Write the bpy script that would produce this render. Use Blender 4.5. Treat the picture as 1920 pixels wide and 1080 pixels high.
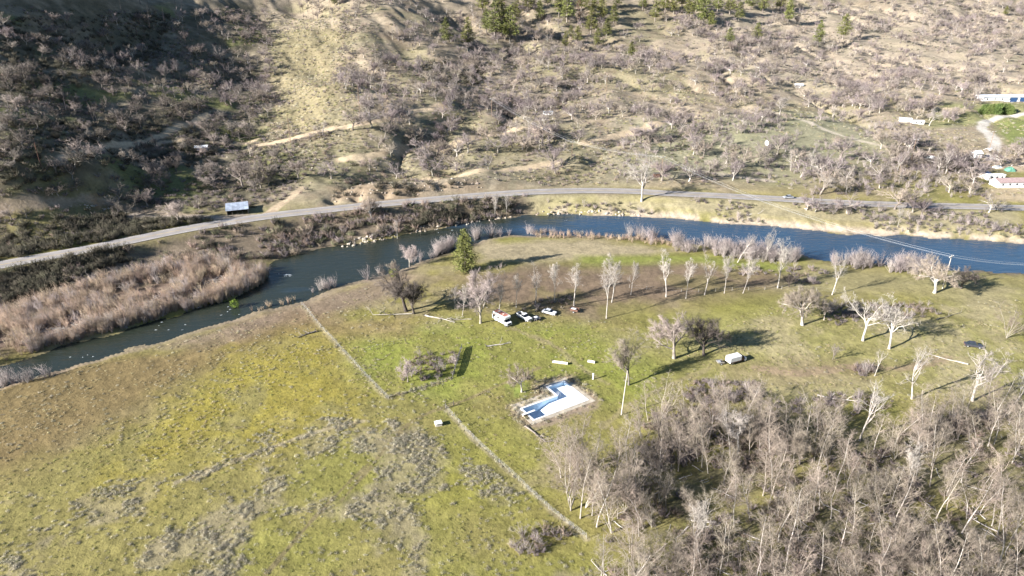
import bpy, math, random
import numpy as np
from mathutils import Vector

# ------------------------------------------------------------------ camera, sky, sun, exposure
SC = bpy.context.scene
for o in list(bpy.data.objects):
    bpy.data.objects.remove(o)
COL = SC.collection
CAM_H, PITCH, FPX = 100.0, math.radians(25.0), 1321.0
cam_d = bpy.data.cameras.new('camera')
cam_d.sensor_width = 36.0
cam_d.lens = 36.0 * FPX / 1920.0
cam_d.clip_start = 1.0
cam_d.clip_end = 6000.0
cam = bpy.data.objects.new('camera', cam_d)
cam.location = (0, 0, CAM_H)
cam.rotation_euler = (math.pi / 2 - PITCH, 0, 0)
COL.objects.link(cam)
SC.camera = cam

SUN_AZ, SUN_EL = math.radians(27.0), math.radians(23.0)      # light travels towards +x turned to +y
sun_dir = Vector((math.cos(SUN_AZ) * math.cos(SUN_EL), math.sin(SUN_AZ) * math.cos(SUN_EL), -math.sin(SUN_EL)))
world = bpy.data.worlds.new('World')
SC.world = world
world.use_nodes = True
wn = world.node_tree
sky = wn.nodes.new('ShaderNodeTexSky')
sky.sky_type = 'NISHITA'
sky.sun_disc = False
sky.sun_elevation = SUN_EL
sky.sun_rotation = math.atan2(-sun_dir.x, -sun_dir.y)
sky.altitude = 600
sky.ozone_density = 3.0
sky.dust_density = 0.1
wn.links.new(sky.outputs[0], wn.nodes['Background'].inputs['Color'])
wn.nodes['Background'].inputs['Strength'].default_value = 0.05
sun_d = bpy.data.lights.new('sun', 'SUN')
sun_d.energy = 5.0
sun_d.angle = math.radians(0.5)
sun_d.color = (1.0, 0.97, 0.935)
sun = bpy.data.objects.new('sun', sun_d)
sun.rotation_euler = sun_dir.to_track_quat('-Z', 'Y').to_euler()
COL.objects.link(sun)
SC.view_settings.view_transform = 'Standard'
SC.view_settings.look = 'None'
SC.view_settings.gamma = 1.0
SC.view_settings.exposure = 1.82
SC.cycles.max_bounces = 5
SC.cycles.diffuse_bounces = 2
SC.cycles.transparent_max_bounces = 4

rng = np.random.default_rng(7)
random.seed(7)

# ------------------------------------------------------------------ small maths helpers
def lerp(a, b, t):
    return a + (b - a) * t

def sstep(e0, e1, x):
    t = np.clip((x - e0) / (e1 - e0), 0, 1)
    return t * t * (3 - 2 * t)

def _hash(ix, iy, seed):
    h = (ix.astype(np.int64) * 374761393 + iy.astype(np.int64) * 668265263 + seed * 982451653) & 0xFFFFFFFF
    h = ((h ^ (h >> 13)) * 1274126177) & 0xFFFFFFFF
    h = h ^ (h >> 16)
    return (h & 0xFFFFFF) / float(0xFFFFFF)

def vnoise(x, y, seed=0):
    ix, iy = np.floor(x), np.floor(y)
    fx, fy = x - ix, y - iy
    fx = fx * fx * (3 - 2 * fx); fy = fy * fy * (3 - 2 * fy)
    a = _hash(ix, iy, seed); b = _hash(ix + 1, iy, seed)
    c = _hash(ix, iy + 1, seed); d = _hash(ix + 1, iy + 1, seed)
    return lerp(lerp(a, b, fx), lerp(c, d, fx), fy)

def fbm(x, y, scale, octv=4, seed=0):
    """0..1 noise; scale is the size in metres of the largest blotch"""
    s, amp, tot = 0.0, 1.0, 0.0
    f = 1.0 / scale
    for k in range(octv):
        s = s + amp * vnoise(x * f + 17.3 * k, y * f - 9.1 * k, seed + k)
        tot += amp; amp *= 0.55; f *= 2.07
    return s / tot

def ray(u, v):
    r, up = (u - 960.0) / FPX, -(v - 540.0) / FPX
    return (r, math.cos(PITCH) + math.sin(PITCH) * up, -math.sin(PITCH) + math.cos(PITCH) * up)

def at_z(u, v, z):
    d = ray(u, v); t = (z - CAM_H) / d[2]
    return (d[0] * t, d[1] * t, z)

def at_y(u, v, Y):
    d = ray(u, v); t = Y / d[1]
    return (d[0] * t, Y, CAM_H + d[2] * t)

def spline(pts, n):
    """Catmull-Rom through points, n samples per span"""
    P = [np.array(p, float) for p in pts]
    P = [2 * P[0] - P[1]] + P + [2 * P[-1] - P[-2]]
    out = []
    for i in range(1, len(P) - 2):
        for k in range(n):
            t = k / n
            a, b, c, d = P[i - 1], P[i], P[i + 1], P[i + 2]
            out.append(0.5 * (2 * b + (c - a) * t + (2 * a - 5 * b + 4 * c - d) * t * t + (3 * b - a - 3 * c + d) * t ** 3))
    out.append(P[-2])
    return np.array(out)

def seg_dist(x, y, pts, reach):
    """distance to a polyline and the parameter of the nearest point; 1e6 beyond reach"""
    D = np.full(x.shape, 1e6); T = np.zeros(x.shape)
    for i in range(len(pts) - 1):
        ax, ay = pts[i][0], pts[i][1]; bx, by = pts[i + 1][0], pts[i + 1][1]
        m = np.nonzero((x > min(ax, bx) - reach) & (x < max(ax, bx) + reach) & (y > min(ay, by) - reach) & (y < max(ay, by) + reach))
        if not len(m[0]):
            continue
        px, py = x[m] - ax, y[m] - ay
        L2 = (bx - ax) ** 2 + (by - ay) ** 2 + 1e-9
        t = np.clip((px * (bx - ax) + py * (by - ay)) / L2, 0, 1)
        d = np.hypot(px - t * (bx - ax), py - t * (by - ay))
        old = D[m]; w = d < old
        old[w] = d[w]; D[m] = old
        tt = T[m]; tt[w] = (i + t)[w]; T[m] = tt
    return D, T

def inside(x, y, poly):
    res = np.zeros(x.shape, bool)
    n = len(poly)
    for i in range(n):
        ax, ay = poly[i][0], poly[i][1]; bx, by = poly[(i + 1) % n][0], poly[(i + 1) % n][1]
        if ay == by:
            continue
        c = ((ay > y) != (by > y)) & (x < (bx - ax) * (y - ay) / (by - ay) + ax)
        res ^= c
    return res

def sdf(x, y, poly, reach=30.0):
    """signed distance to a closed polygon (negative inside), capped at reach"""
    P = [tuple(p[:2]) for p in poly]
    xs = [p[0] for p in P]; ys = [p[1] for p in P]
    out = np.full(x.shape, reach)
    m = np.nonzero((x > min(xs) - reach) & (x < max(xs) + reach) & (y > min(ys) - reach) & (y < max(ys) + reach))
    if not len(m[0]):
        return out
    X, Yv = x[m], y[m]
    d, _ = seg_dist(X, Yv, P + [P[0]], reach)
    d = np.minimum(d, reach)
    ins = inside(X, Yv, P)
    out[m] = np.where(ins, -d, d)
    return out

# ------------------------------------------------------------------ terrain shape
WATER_Z = -2.6
cz = [  # u, v, ground height
    (0, 1080, 0), (480, 1080, 0), (960, 1080, 0), (1440, 1080, 0), (1920, 1080, 0), (0, 1260, 0), (960, 1260, 0), (1920, 1260, 0),
    (-300, 1000, 0), (2200, 1000, 0), (-350, 760, -0.6), (2250, 700, 0.2),
    (0, 850, 0.2), (500, 850, 0.3), (1000, 850, 0), (1500, 850, -0.4), (1920, 850, 0), (300, 730, -0.3), (600, 640, -0.2), (700, 650, 0), (1000, 650, 0),
    (1400, 650, 0.2), (1800, 650, 0.5), (1100, 560, -0.3), (1500, 560, 0), (1900, 560, 0.3), (900, 490, -0.6), (1200, 480, -0.6), (1500, 505, -0.4),
    (1200, 388, 0.2), (1350, 395, 0.5), (1500, 408, 0.0), (1700, 415, 0.3), (1920, 425, 0.5), (2200, 440, 0.5),
    (100, 600, -1.4), (250, 560, -1.3), (400, 525, -1.4), (-200, 660, -1.5), (0, 640, -1.6),
    (0, 560, -0.5), (300, 490, 0.0), (450, 470, 0.0), (600, 435, 0.0), (760, 425, -0.6), (880, 400, -0.6), (1000, 392, 0.0), (-300, 640, -0.5),
]
road_px = [(-520, 600, 5), (-260, 549, 5), (0, 497, 5), (170, 466, 5), (330, 433, 5), (430, 416, 5), (520, 403, 5), (600, 394.5, 5), (700, 384, 4.8), (800, 375, 4.6),
           (900, 366.5, 4.2), (1000, 360, 3.9), (1100, 357.5, 3.5), (1190, 359, 3.2), (1260, 363, 3.0), (1350, 367, 2.6), (1480, 374, 2.2), (1560, 379, 2.0),
           (1650, 383, 1.8), (1760, 386, 1.6), (1850, 388, 1.5), (1920, 390, 1.5), (2150, 396, 1.5), (2500, 408, 1.5)]
cz += road_px
cz += [(-150, 455, 9), (0, 440, 7.5), (200, 405, 7), (200, 330, 17.5), (0, 330, 26), (200, 250, 27), (0, 250, 35), (400, 330, 9.5), (400, 260, 16), (500, 380, 6.5),
       (640, 352, 8.5), (740, 346, 9.0), (840, 344, 7.5), (930, 343, 6), (600, 300, 12), (600, 250, 16.5), (600, 200, 23),
       (900, 300, 8.5), (900, 250, 11), (900, 200, 16), (900, 150, 22), (900, 100, 32), (900, 50, 45),
       (1200, 335, 4.2), (1200, 300, 5.2), (1200, 250, 8), (1200, 200, 12), (1200, 150, 18), (1200, 100, 27), (1200, 50, 40),
       (1500, 340, 3), (1500, 300, 4), (1500, 250, 6.5), (1500, 200, 9.5), (1500, 150, 15), (1500, 100, 23), (1500, 50, 37),
       (1850, 355, 2), (1850, 300, 2.8), (1850, 250, 5), (1850, 200, 7.2), (1850, 150, 12), (1850, 100, 20), (1850, 50, 34)]
cy = [(0, 150, 356), (200, 150, 412), (400, 150, 478), (510, 150, 505), (600, 150, 480), (720, 150, 490),
      (0, 50, 415), (200, 50, 494), (400, 50, 560), (520, 50, 608), (600, 50, 585), (700, 50, 600), (400, 200, 418), (500, 230, 400),
      (0, 0, 450), (300, 0, 580), (560, 0, 690), (660, 0, 660), (900, 0, 740), (1200, 0, 800), (1500, 0, 880), (1920, 0, 950),
      (-400, 0, 370), (-400, 150, 300), (-350, 300, 255), (2300, 0, 960), (2300, 100, 690), (2300, 200, 490), (2300, 300, 375),
      (0, -90, 510), (600, -90, 790), (1200, -90, 930), (1920, -90, 1100), (-500, -90, 430), (2400, -90, 1120), (900, -170, 1120), (0, -170, 700), (1920, -170, 1350)]
CP = np.array([at_z(*c) for c in cz] + [at_y(*c) for c in cy])
SCL = 300.0

def _tps_k(r2):
    return np.where(r2 > 1e-12, 0.5 * r2 * np.log(np.maximum(r2, 1e-12)), 0.0)

def tps_fit(P):
    n = len(P); X = P[:, :2] / SCL
    d2 = ((X[:, None] - X[None]) ** 2).sum(-1)
    A = np.zeros((n + 3, n + 3))
    A[:n, :n] = _tps_k(d2) + np.eye(n) * 2e-4
    A[:n, n] = 1; A[:n, n + 1:] = X; A[n, :n] = 1; A[n + 1:, :n] = X.T
    return X, np.linalg.solve(A, np.concatenate([P[:, 2], [0, 0, 0]]))

TX, TW = tps_fit(CP)

def tps(x, y):
    xs, ys = x / SCL, y / SCL
    z = TW[-3] + TW[-2] * xs + TW[-1] * ys
    for i in range(len(TX)):
        z = z + TW[i] * _tps_k((xs - TX[i, 0]) ** 2 + (ys - TX[i, 1]) ** 2)
    return z

river_far = [(-420, 800), (-200, 742), (-60, 705), (60, 667), (130, 646), (210, 627), (330, 592), (430, 566), (492, 540), (508, 517), (498, 505), (520, 492), (560, 478), (640, 463), (700, 455), (750, 446),
             (770, 436), (830, 430), (880, 418), (930, 411), (975, 405), (1040, 402), (1090, 404), (1180, 404), (1280, 413), (1360, 421), (1440, 426), (1520, 433), (1600, 440), (1700, 443),
             (1800, 450), (1920, 458), (2150, 470), (2500, 490)]
river_near = [(2500, 560), (2150, 527), (1920, 514), (1850, 510), (1760, 504), (1680, 498), (1560, 488), (1480, 477), (1350, 462), (1250, 450), (1130, 440), (1050, 437), (950, 437), (900, 446),
              (850, 462), (800, 482), (760, 497), (705, 515), (690, 521), (620, 537), (560, 563), (470, 583), (440, 597), (380, 612), (300, 640), (215, 662), (140, 682), (75, 700), (-60, 742), (-200, 790), (-420, 870)]
RIVER = [at_z(u, v, WATER_Z)[:2] for u, v in river_far + river_near]
ROAD = spline([at_z(*p) for p in road_px], 6)

# drained swimming pool outline (L shape, local frame turned 32 degrees)
PO = np.array([2.4, 144.2]); PA = math.radians(32)
def pool_w(a, b):
    return (PO[0] + a * math.cos(PA) - b * math.sin(PA), PO[1] + a * math.sin(PA) + b * math.cos(PA))
POOL = [pool_w(*p) for p in [(0, 0), (0, -5.4), (16, -5.4), (16, 4.6), (10.8, 4.6), (10.8, 0)]]

NA, NB = 800, 860
AMAX, B0, B1 = 0.86, math.log(100.0), math.log(1560.0)
ga = np.linspace(-AMAX, AMAX, NA); gb = np.exp(np.linspace(B0, B1, NB)) - 60.0
GX = ga[None, :] * (gb[:, None] + 60.0); GY = np.repeat(gb[:, None], NA, 1)
Z = tps(GX, GY)
hill = sstep(2, 12, Z) * sstep(250, 330, GY)
Z = Z + hill * ((fbm(GX, GY, 70, 4, 11) - 0.5) * 12.0 + (fbm(GX, GY, 14, 3, 12) - 0.5) * 2.0)
def gully(x, y):
    return (1 - np.abs(2 * fbm(x, y * 0.55, 85, 3, 15) - 1)) ** 7
lh = sstep(-20, -90, GX + 40 - 0.10 * (GY - 300)) * hill
Z = Z - hill * (1 - 0.8 * lh) * gully(GX, GY) * 6.5
Z = Z + lh * (fbm(GX + 0.55 * GY, GY * 0.45, 48, 4, 14) - 0.5) * 11.0
Z = Z + (fbm(GX, GY, 26, 3, 21) - 0.5) * 0.7 + (fbm(GX, GY, 2.6, 2, 22) - 0.5) * 0.25
for (u, v, Yd, r_, h_) in [(575, 8, 680, 18, -6), (600, 20, 650, 14, -4), (845, 25, 700, 16, -9), (862, 40, 690, 13, -8), (975, 68, 650, 12, -9), (160, 30, 455, 18, -6), (200, 55, 470, 14, -6), (440, 130, 490, 16, -5), (500, 160, 480, 14, -5),
                          (760, 120, 560, 20, -6), (880, 130, 560, 16, -6), (1290, 220, 455, 14, -5), (1500, 160, 560, 12, -4)]:
    q = at_y(u, v, Yd)
    Z = Z + h_ * np.exp(-((GX - q[0]) ** 2 + ((GY - q[1]) * 0.7) ** 2) / (r_ * r_))
d_riv = sdf(GX, GY, RIVER, 26)
d_riv_n = d_riv + (fbm(GX, GY, 9, 3, 31) - 0.5) * 4.0 * (np.abs(d_riv) < 20)
bank_w = lerp(6.5, 9.0, fbm(GX, GY, 40, 2, 33))
tb = np.clip(d_riv_n / bank_w, 0, 1)
Z = np.where(d_riv_n < 0, WATER_Z - 0.15 + np.maximum(d_riv_n, -6) * 0.25, lerp(WATER_Z - 0.15, np.maximum(Z, WATER_Z + 0.2), 1 - (1 - tb) ** 1.6))
d_road, t_road = seg_dist(GX, GY, ROAD, 16)
rz = np.interp(t_road, np.arange(len(ROAD)), ROAD[:, 2])
Z = np.where(d_road < 1e5, lerp(rz - 0.12, Z, sstep(4.4, 10.0, d_road)), Z)
# small cut bank of bare earth above the road, and a rock face
def bump(u, v, z, r, h):
    global Z
    p = at_z(u, v, z)
    Z = Z + h * np.exp(-((GX - p[0]) ** 2 + (GY - p[1]) ** 2) / (r * r))
bump(195, 372, 8, 9, 4.0); bump(160, 380, 8, 7, 2.2)
for (u, v, z, r, h) in [(650, 350, 8, 9, 2.6), (700, 350, 8, 8, 2.4), (752, 346, 8, 9, 2.6), (800, 344, 8, 8, 2.2), (845, 343, 7, 9, 2.2), (668, 362, 8, 2.6, -2.2), (720, 358, 8, 2.4, -2.2), (776, 354, 8, 2.4, -2.0), (826, 350, 7, 2.4, -2.0), (622, 366, 8, 2.8, -2.0), (1080, 305, 5, 6, 3.5), (790, 312, 8, 6, 2.2), (905, 316, 8, 8, 2.4)]:
    bump(u, v, z, r, h)
Z = np.where(d_road < 1e5, lerp(rz - 0.12, Z, sstep(4.4, 8.0, d_road)), Z)
d_pool = sdf(GX, GY, POOL, 12)
Z = np.where(d_pool < 5, lerp(0.0, Z, sstep(3.0, 5.0, d_pool)), Z)
ZS = Z.copy()                                   # surface used for standing things
Z = np.where(d_pool < 0.75, -3.6, Z)

def ground_z(x, y):
    x = np.asarray(x, float); y = np.asarray(y, float)
    fa = np.clip((x / (y + 60.0) + AMAX) / (2 * AMAX) * (NA - 1), 0, NA - 1.001)
    fb = np.clip((np.log(np.maximum(y + 60.0, 1)) - B0) / (B1 - B0) * (NB - 1), 0, NB - 1.001)
    ia, ib = fa.astype(int), fb.astype(int)
    wa, wb = fa - ia, fb - ib
    return lerp(lerp(ZS[ib, ia], ZS[ib, ia + 1], wa), lerp(ZS[ib + 1, ia], ZS[ib + 1, ia + 1], wa), wb)

_ty = np.exp(np.linspace(math.log(60), math.log(1450), 1400))
def W(u, v):
    """the point of the ground that this line of sight meets first"""
    d = ray(u, v)
    t = _ty / d[1]
    zz = CAM_H + d[2] * t
    g = ground_z(d[0] * t, _ty)
    k = np.nonzero(zz < g)[0]
    if not len(k):
        Y = _ty[-1]
    else:
        i = max(k[0], 1); a = zz[i - 1] - g[i - 1]; b = g[i] - zz[i]
        Y = lerp(_ty[i - 1], _ty[i], a / (a + b + 1e-9))
    x = d[0] * Y / d[1]
    return Vector((x, Y, float(ground_z(x, Y))))

def depth_of(p):
    return p[1] * math.cos(PITCH) - (p[2] - CAM_H) * math.sin(PITCH)

def metres(hpx, p):
    """height in metres of something hpx photograph pixels tall standing at p"""
    return hpx * depth_of(p) / (FPX * math.cos(PITCH))

# ------------------------------------------------------------------ materials
def lin(*c):
    return tuple((x / 12.92 if x <= 0.04045 else ((x + 0.055) / 1.055) ** 2.4) for x in c) + (1.0,)

def mat(name, col, rough=0.85, var=0.25, nscale=3.0, rnd=0.0, metal=0.0, col2=None, bump_s=0.0, spec=0.3, warp=None):
    m = bpy.data.materials.new(name); m.use_nodes = True
    nt = m.node_tree; N = nt.nodes; L = nt.links
    b = N['Principled BSDF']
    b.inputs['Roughness'].default_value = rough; b.inputs['Metallic'].default_value = metal
    b.inputs['Specular IOR Level'].default_value = spec
    tc = N.new('ShaderNodeTexCoord')
    nz = N.new('ShaderNodeTexNoise'); nz.inputs['Scale'].default_value = nscale; nz.inputs['Detail'].default_value = 5
    vec = tc.outputs['Object']
    if warp:
        mp = N.new('ShaderNodeMapping'); mp.inputs['Scale'].default_value = warp
        L.new(vec, mp.inputs[0]); vec = mp.outputs[0]
    L.new(vec, nz.inputs['Vector'])
    c2 = col2 or tuple(min(1, c * (1 + var)) for c in col[:3])
    c1 = tuple(c * (1 - var) for c in col[:3])
    r = N.new('ShaderNodeValToRGB')
    r.color_ramp.elements[0].position = 0.32; r.color_ramp.elements[1].position = 0.68
    r.color_ramp.elements[0].color = tuple(c1) + (1,); r.color_ramp.elements[1].color = tuple(c2[:3]) + (1,)
    L.new(nz.outputs['Fac'], r.inputs[0])
    out = r.outputs[0]
    if rnd:
        oi = N.new('ShaderNodeObjectInfo')
        hs = N.new('ShaderNodeHueSaturation')
        mr = N.new('ShaderNodeMapRange'); mr.inputs[3].default_value = 1 - rnd; mr.inputs[4].default_value = 1 + rnd
        L.new(oi.outputs['Random'], mr.inputs[0]); L.new(mr.outputs[0], hs.inputs['Value'])
        ms = N.new('ShaderNodeMath'); ms.operation = 'MULTIPLY_ADD'; ms.inputs[1].default_value = 7.31; ms.inputs[2].default_value = 0.0
        fr = N.new('ShaderNodeMath'); fr.operation = 'FRACT'
        m2 = N.new('ShaderNodeMapRange'); m2.inputs[3].default_value = 0.5 - rnd * 0.06; m2.inputs[4].default_value = 0.5 + rnd * 0.06
        L.new(oi.outputs['Random'], ms.inputs[0]); L.new(ms.outputs[0], fr.inputs[0]); L.new(fr.outputs[0], m2.inputs[0]); L.new(m2.outputs[0], hs.inputs['Hue'])
        L.new(out, hs.inputs['Color']); out = hs.outputs[0]
    L.new(out, b.inputs['Base Color'])
    if bump_s:
        bp = N.new('ShaderNodeBump'); bp.inputs['Strength'].default_value = bump_s; bp.inputs['Distance'].default_value = 0.1
        L.new(nz.outputs['Fac'], bp.inputs['Height']); L.new(bp.outputs[0], b.inputs['Normal'])
    return m

M = {}
M['bark_white'] = mat('bark_white', (0.35, 0.305, 0.26), var=0.3, nscale=1.2, rnd=0.15, col2=(0.47, 0.425, 0.375))
M['bark_pale'] = mat('bark_pale', (0.31, 0.27, 0.22), var=0.3, nscale=1.5, rnd=0.25)
M['bark_grey'] = mat('bark_grey', (0.20, 0.17, 0.14), var=0.35, nscale=1.5, rnd=0.25)
M['bark_dark'] = mat('bark_dark', (0.075, 0.06, 0.05), var=0.4, nscale=1.5, rnd=0.25)
M['bark_burnt'] = mat('bark_burnt', (0.055, 0.045, 0.045), var=0.4, nscale=1.0, rnd=0.3)
M['twig_pale'] = mat('twig_pale', (0.27, 0.22, 0.172), var=0.25, nscale=1.5, rnd=0.22)
M['twig_white'] = mat('twig_white', (0.34, 0.30, 0.26), var=0.25, nscale=1.5, rnd=0.2)
M['twig_pink'] = mat('twig_pink', (0.33, 0.27, 0.245), var=0.2, nscale=1.0, rnd=0.2)
M['twig_grey'] = mat('twig_grey', (0.24, 0.20, 0.17), var=0.3, nscale=1.5, rnd=0.28)
M['twig_lilac'] = mat('twig_lilac', (0.195, 0.158, 0.15), var=0.25, nscale=0.8, rnd=0.3)
M['twig_dark'] = mat('twig_dark', (0.11, 0.09, 0.075), var=0.3, nscale=1.5, rnd=0.25)
M['willow'] = mat('willow', (0.36, 0.268, 0.19), var=0.25, nscale=0.5, rnd=0.3)
M['willow_grey'] = mat('willow_grey', (0.32, 0.27, 0.245), var=0.25, nscale=0.5, rnd=0.3)
M['brush_brown'] = mat('brush_brown', (0.24, 0.185, 0.14), var=0.3, nscale=0.8, rnd=0.35)
M['brush_shade'] = mat('brush_shade', (0.085, 0.075, 0.05), var=0.35, nscale=0.8, rnd=0.4)
M['brush_olive'] = mat('brush_olive', (0.13, 0.125, 0.07), var=0.35, nscale=0.8, rnd=0.4)
M['weed_grey'] = mat('weed_grey', (0.29, 0.262, 0.19), var=0.3, nscale=2, rnd=0.3)
M['weed_straw'] = mat('weed_straw', (0.28, 0.235, 0.13), var=0.3, nscale=2, rnd=0.3)
M['weed_green'] = mat('weed_green', (0.20, 0.20, 0.06), var=0.3, nscale=2, rnd=0.3)
M['needles'] = mat('needles', (0.135, 0.14, 0.038), var=0.35, nscale=0.8, rnd=0.25)
M['needles_dead'] = mat('needles_dead', (0.16, 0.08, 0.045), var=0.3, nscale=0.8)
M['leaf_green'] = mat('leaf_green', (0.12, 0.17, 0.02), var=0.3, nscale=1.5)
M['hedge_green'] = mat('hedge_green', (0.12, 0.16, 0.045), var=0.3, nscale=1.0, rnd=0.2)
M['rock'] = mat('rock', (0.30, 0.245, 0.19), var=0.4, nscale=1.0, rnd=0.3, bump_s=0.5)
M['rock_pale'] = mat('rock_pale', (0.36, 0.31, 0.25), var=0.3, nscale=1.0, rnd=0.25, bump_s=0.5)
M['drift'] = mat('drift', (0.46, 0.42, 0.38), var=0.25, nscale=1.0, rnd=0.2)
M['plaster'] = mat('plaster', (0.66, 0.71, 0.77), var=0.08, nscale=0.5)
M['pool_blue'] = mat('pool_blue', (0.60, 0.78, 0.92), var=0.12, nscale=0.8)  # pale blue puts the walls' sky-lit shade into the colour
M['concrete'] = mat('concrete', (0.36, 0.31, 0.24), var=0.25, nscale=0.7)
M['white_paint'] = mat('white_paint', (0.74, 0.73, 0.71), rough=0.45, var=0.06, nscale=1.5, spec=0.5)
M['cream_paint'] = mat('cream_paint', (0.60, 0.53, 0.46), rough=0.6, var=0.12, nscale=1.5)
M['red_stripe'] = mat('red_stripe', (0.36, 0.14, 0.10), rough=0.6, var=0.2, nscale=2)
M['rust'] = mat('rust', (0.115, 0.06, 0.042), rough=0.9, var=0.4, nscale=2)
M['maroon'] = mat('maroon', (0.30, 0.215, 0.20), rough=0.8, var=0.2, nscale=1.5)
M['dark_glass'] = mat('dark_glass', (0.02, 0.025, 0.03), rough=0.12, var=0.2, nscale=2, spec=0.5)
M['black'] = mat('black', (0.025, 0.025, 0.027), rough=0.7, var=0.2, nscale=3)
M['dark_paint'] = mat('dark_paint', (0.04, 0.04, 0.05), rough=0.35, var=0.2, nscale=1, spec=0.5)
M['grey_paint'] = mat('grey_paint', (0.30, 0.31, 0.33), rough=0.4, var=0.15, nscale=1, spec=0.5)
M['steel'] = mat('steel', (0.62, 0.63, 0.64), rough=0.4, var=0.1, nscale=2, metal=0.6)
M['roof_metal'] = mat('roof_metal', (0.36, 0.40, 0.46), rough=0.55, var=0.3, nscale=0.6, metal=0.3, rnd=0.12)
M['roof_pale'] = mat('roof_pale', (0.55, 0.58, 0.62), rough=0.5, var=0.12, nscale=0.6, metal=0.2)
M['plank_grey'] = mat('plank_grey', (0.24, 0.22, 0.19), var=0.3, nscale=2, warp=(1, 1, 8))
M['plank_dark'] = mat('plank_dark', (0.10, 0.085, 0.07), var=0.35, nscale=2, warp=(1, 1, 8))
M['pole_wood'] = mat('pole_wood', (0.22, 0.15, 0.10), var=0.3, nscale=2, warp=(4, 4, 0.5))
M['pole_pale'] = mat('pole_pale', (0.45, 0.40, 0.34), var=0.15, nscale=2, warp=(4, 4, 0.5))
M['wire'] = mat('wire', (0.55, 0.55, 0.55), rough=0.4, var=0.05, nscale=1, metal=0.3)
M['blue_tarp'] = mat('blue_tarp', (0.03, 0.07, 0.16), rough=0.5, var=0.25, nscale=1)
M['green_tarp'] = mat('green_tarp', (0.10, 0.24, 0.17), rough=0.5, var=0.25, nscale=1)
M['asphalt'] = mat('asphalt', (0.25, 0.225, 0.205), rough=0.9, var=0.12, nscale=0.25)
M['line_white'] = mat('line_white', (0.55, 0.54, 0.50), rough=0.8, var=0.2, nscale=0.5)
M['line_yellow'] = mat('line_yellow', (0.42, 0.30, 0.08), rough=0.8, var=0.2, nscale=0.5)
M['foam'] = mat('foam', (0.75, 0.78, 0.78), rough=0.7, var=0.1, nscale=2)

def ground_material():
    m = bpy.data.materials.new('meadow_and_hill_ground'); m.use_nodes = True
    nt = m.node_tree; N = nt.nodes; L = nt.links
    b = N['Principled BSDF']; b.inputs['Roughness'].default_value = 0.95; b.inputs['Specular IOR Level'].default_value = 0.1
    at = N.new('ShaderNodeAttribute'); at.attribute_name = 'Col'
    ge = N.new('ShaderNodeNewGeometry')
    def noise(scale, detail, rough=0.6):
        n = N.new('ShaderNodeTexNoise'); n.inputs['Scale'].default_value = scale; n.inputs['Detail'].default_value = detail; n.inputs['Roughness'].default_value = rough
        L.new(ge.outputs['Position'], n.inputs['Vector']); return n
    n1, n2, n3 = noise(0.16, 6, 0.7), noise(0.9, 5, 0.7), noise(3.5, 3, 0.6)
    mx = N.new('ShaderNodeMath'); mx.operation = 'ADD'; L.new(n1.outputs[0], mx.inputs[0]); L.new(n2.outputs[0], mx.inputs[1])
    mr = N.new('ShaderNodeMapRange'); mr.inputs[1].default_value = 0.72; mr.inputs[2].default_value = 1.28; mr.inputs[3].default_value = 0.66; mr.inputs[4].default_value = 1.32
    L.new(mx.outputs[0], mr.inputs[0])
    sc = N.new('ShaderNodeVectorMath'); sc.operation = 'SCALE'; L.new(at.outputs['Color'], sc.inputs[0]); L.new(mr.outputs[0], sc.inputs['Scale'])
    # straw flecks
    r = N.new('ShaderNodeMapRange'); r.inputs[1].default_value = 0.56; r.inputs[2].default_value = 0.72; L.new(n3.outputs[0], r.inputs[0])
    mul = N.new('ShaderNodeMath'); mul.operation = 'MULTIPLY'; mul.inputs[1].default_value = 0.30; L.new(r.outputs[0], mul.inputs[0])
    mix = N.new('ShaderNodeMix'); mix.data_type = 'RGBA'
    L.new(mul.outputs[0], mix.inputs[0]); L.new(sc.outputs[0], mix.inputs[6]); mix.inputs[7].default_value = (0.25, 0.21, 0.125, 1)
    L.new(mix.outputs[2], b.inputs['Base Color'])
    ad = N.new('ShaderNodeMath'); ad.operation = 'MULTIPLY_ADD'; ad.inputs[1].default_value = 0.35; L.new(n3.outputs[0], ad.inputs[0]); L.new(n2.outputs[0], ad.inputs[2])
    bp = N.new('ShaderNodeBump'); bp.inputs['Strength'].default_value = 0.55; bp.inputs['Distance'].default_value = 0.45
    L.new(ad.outputs[0], bp.inputs['Height']); L.new(bp.outputs[0], b.inputs['Normal'])
    return m

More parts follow.
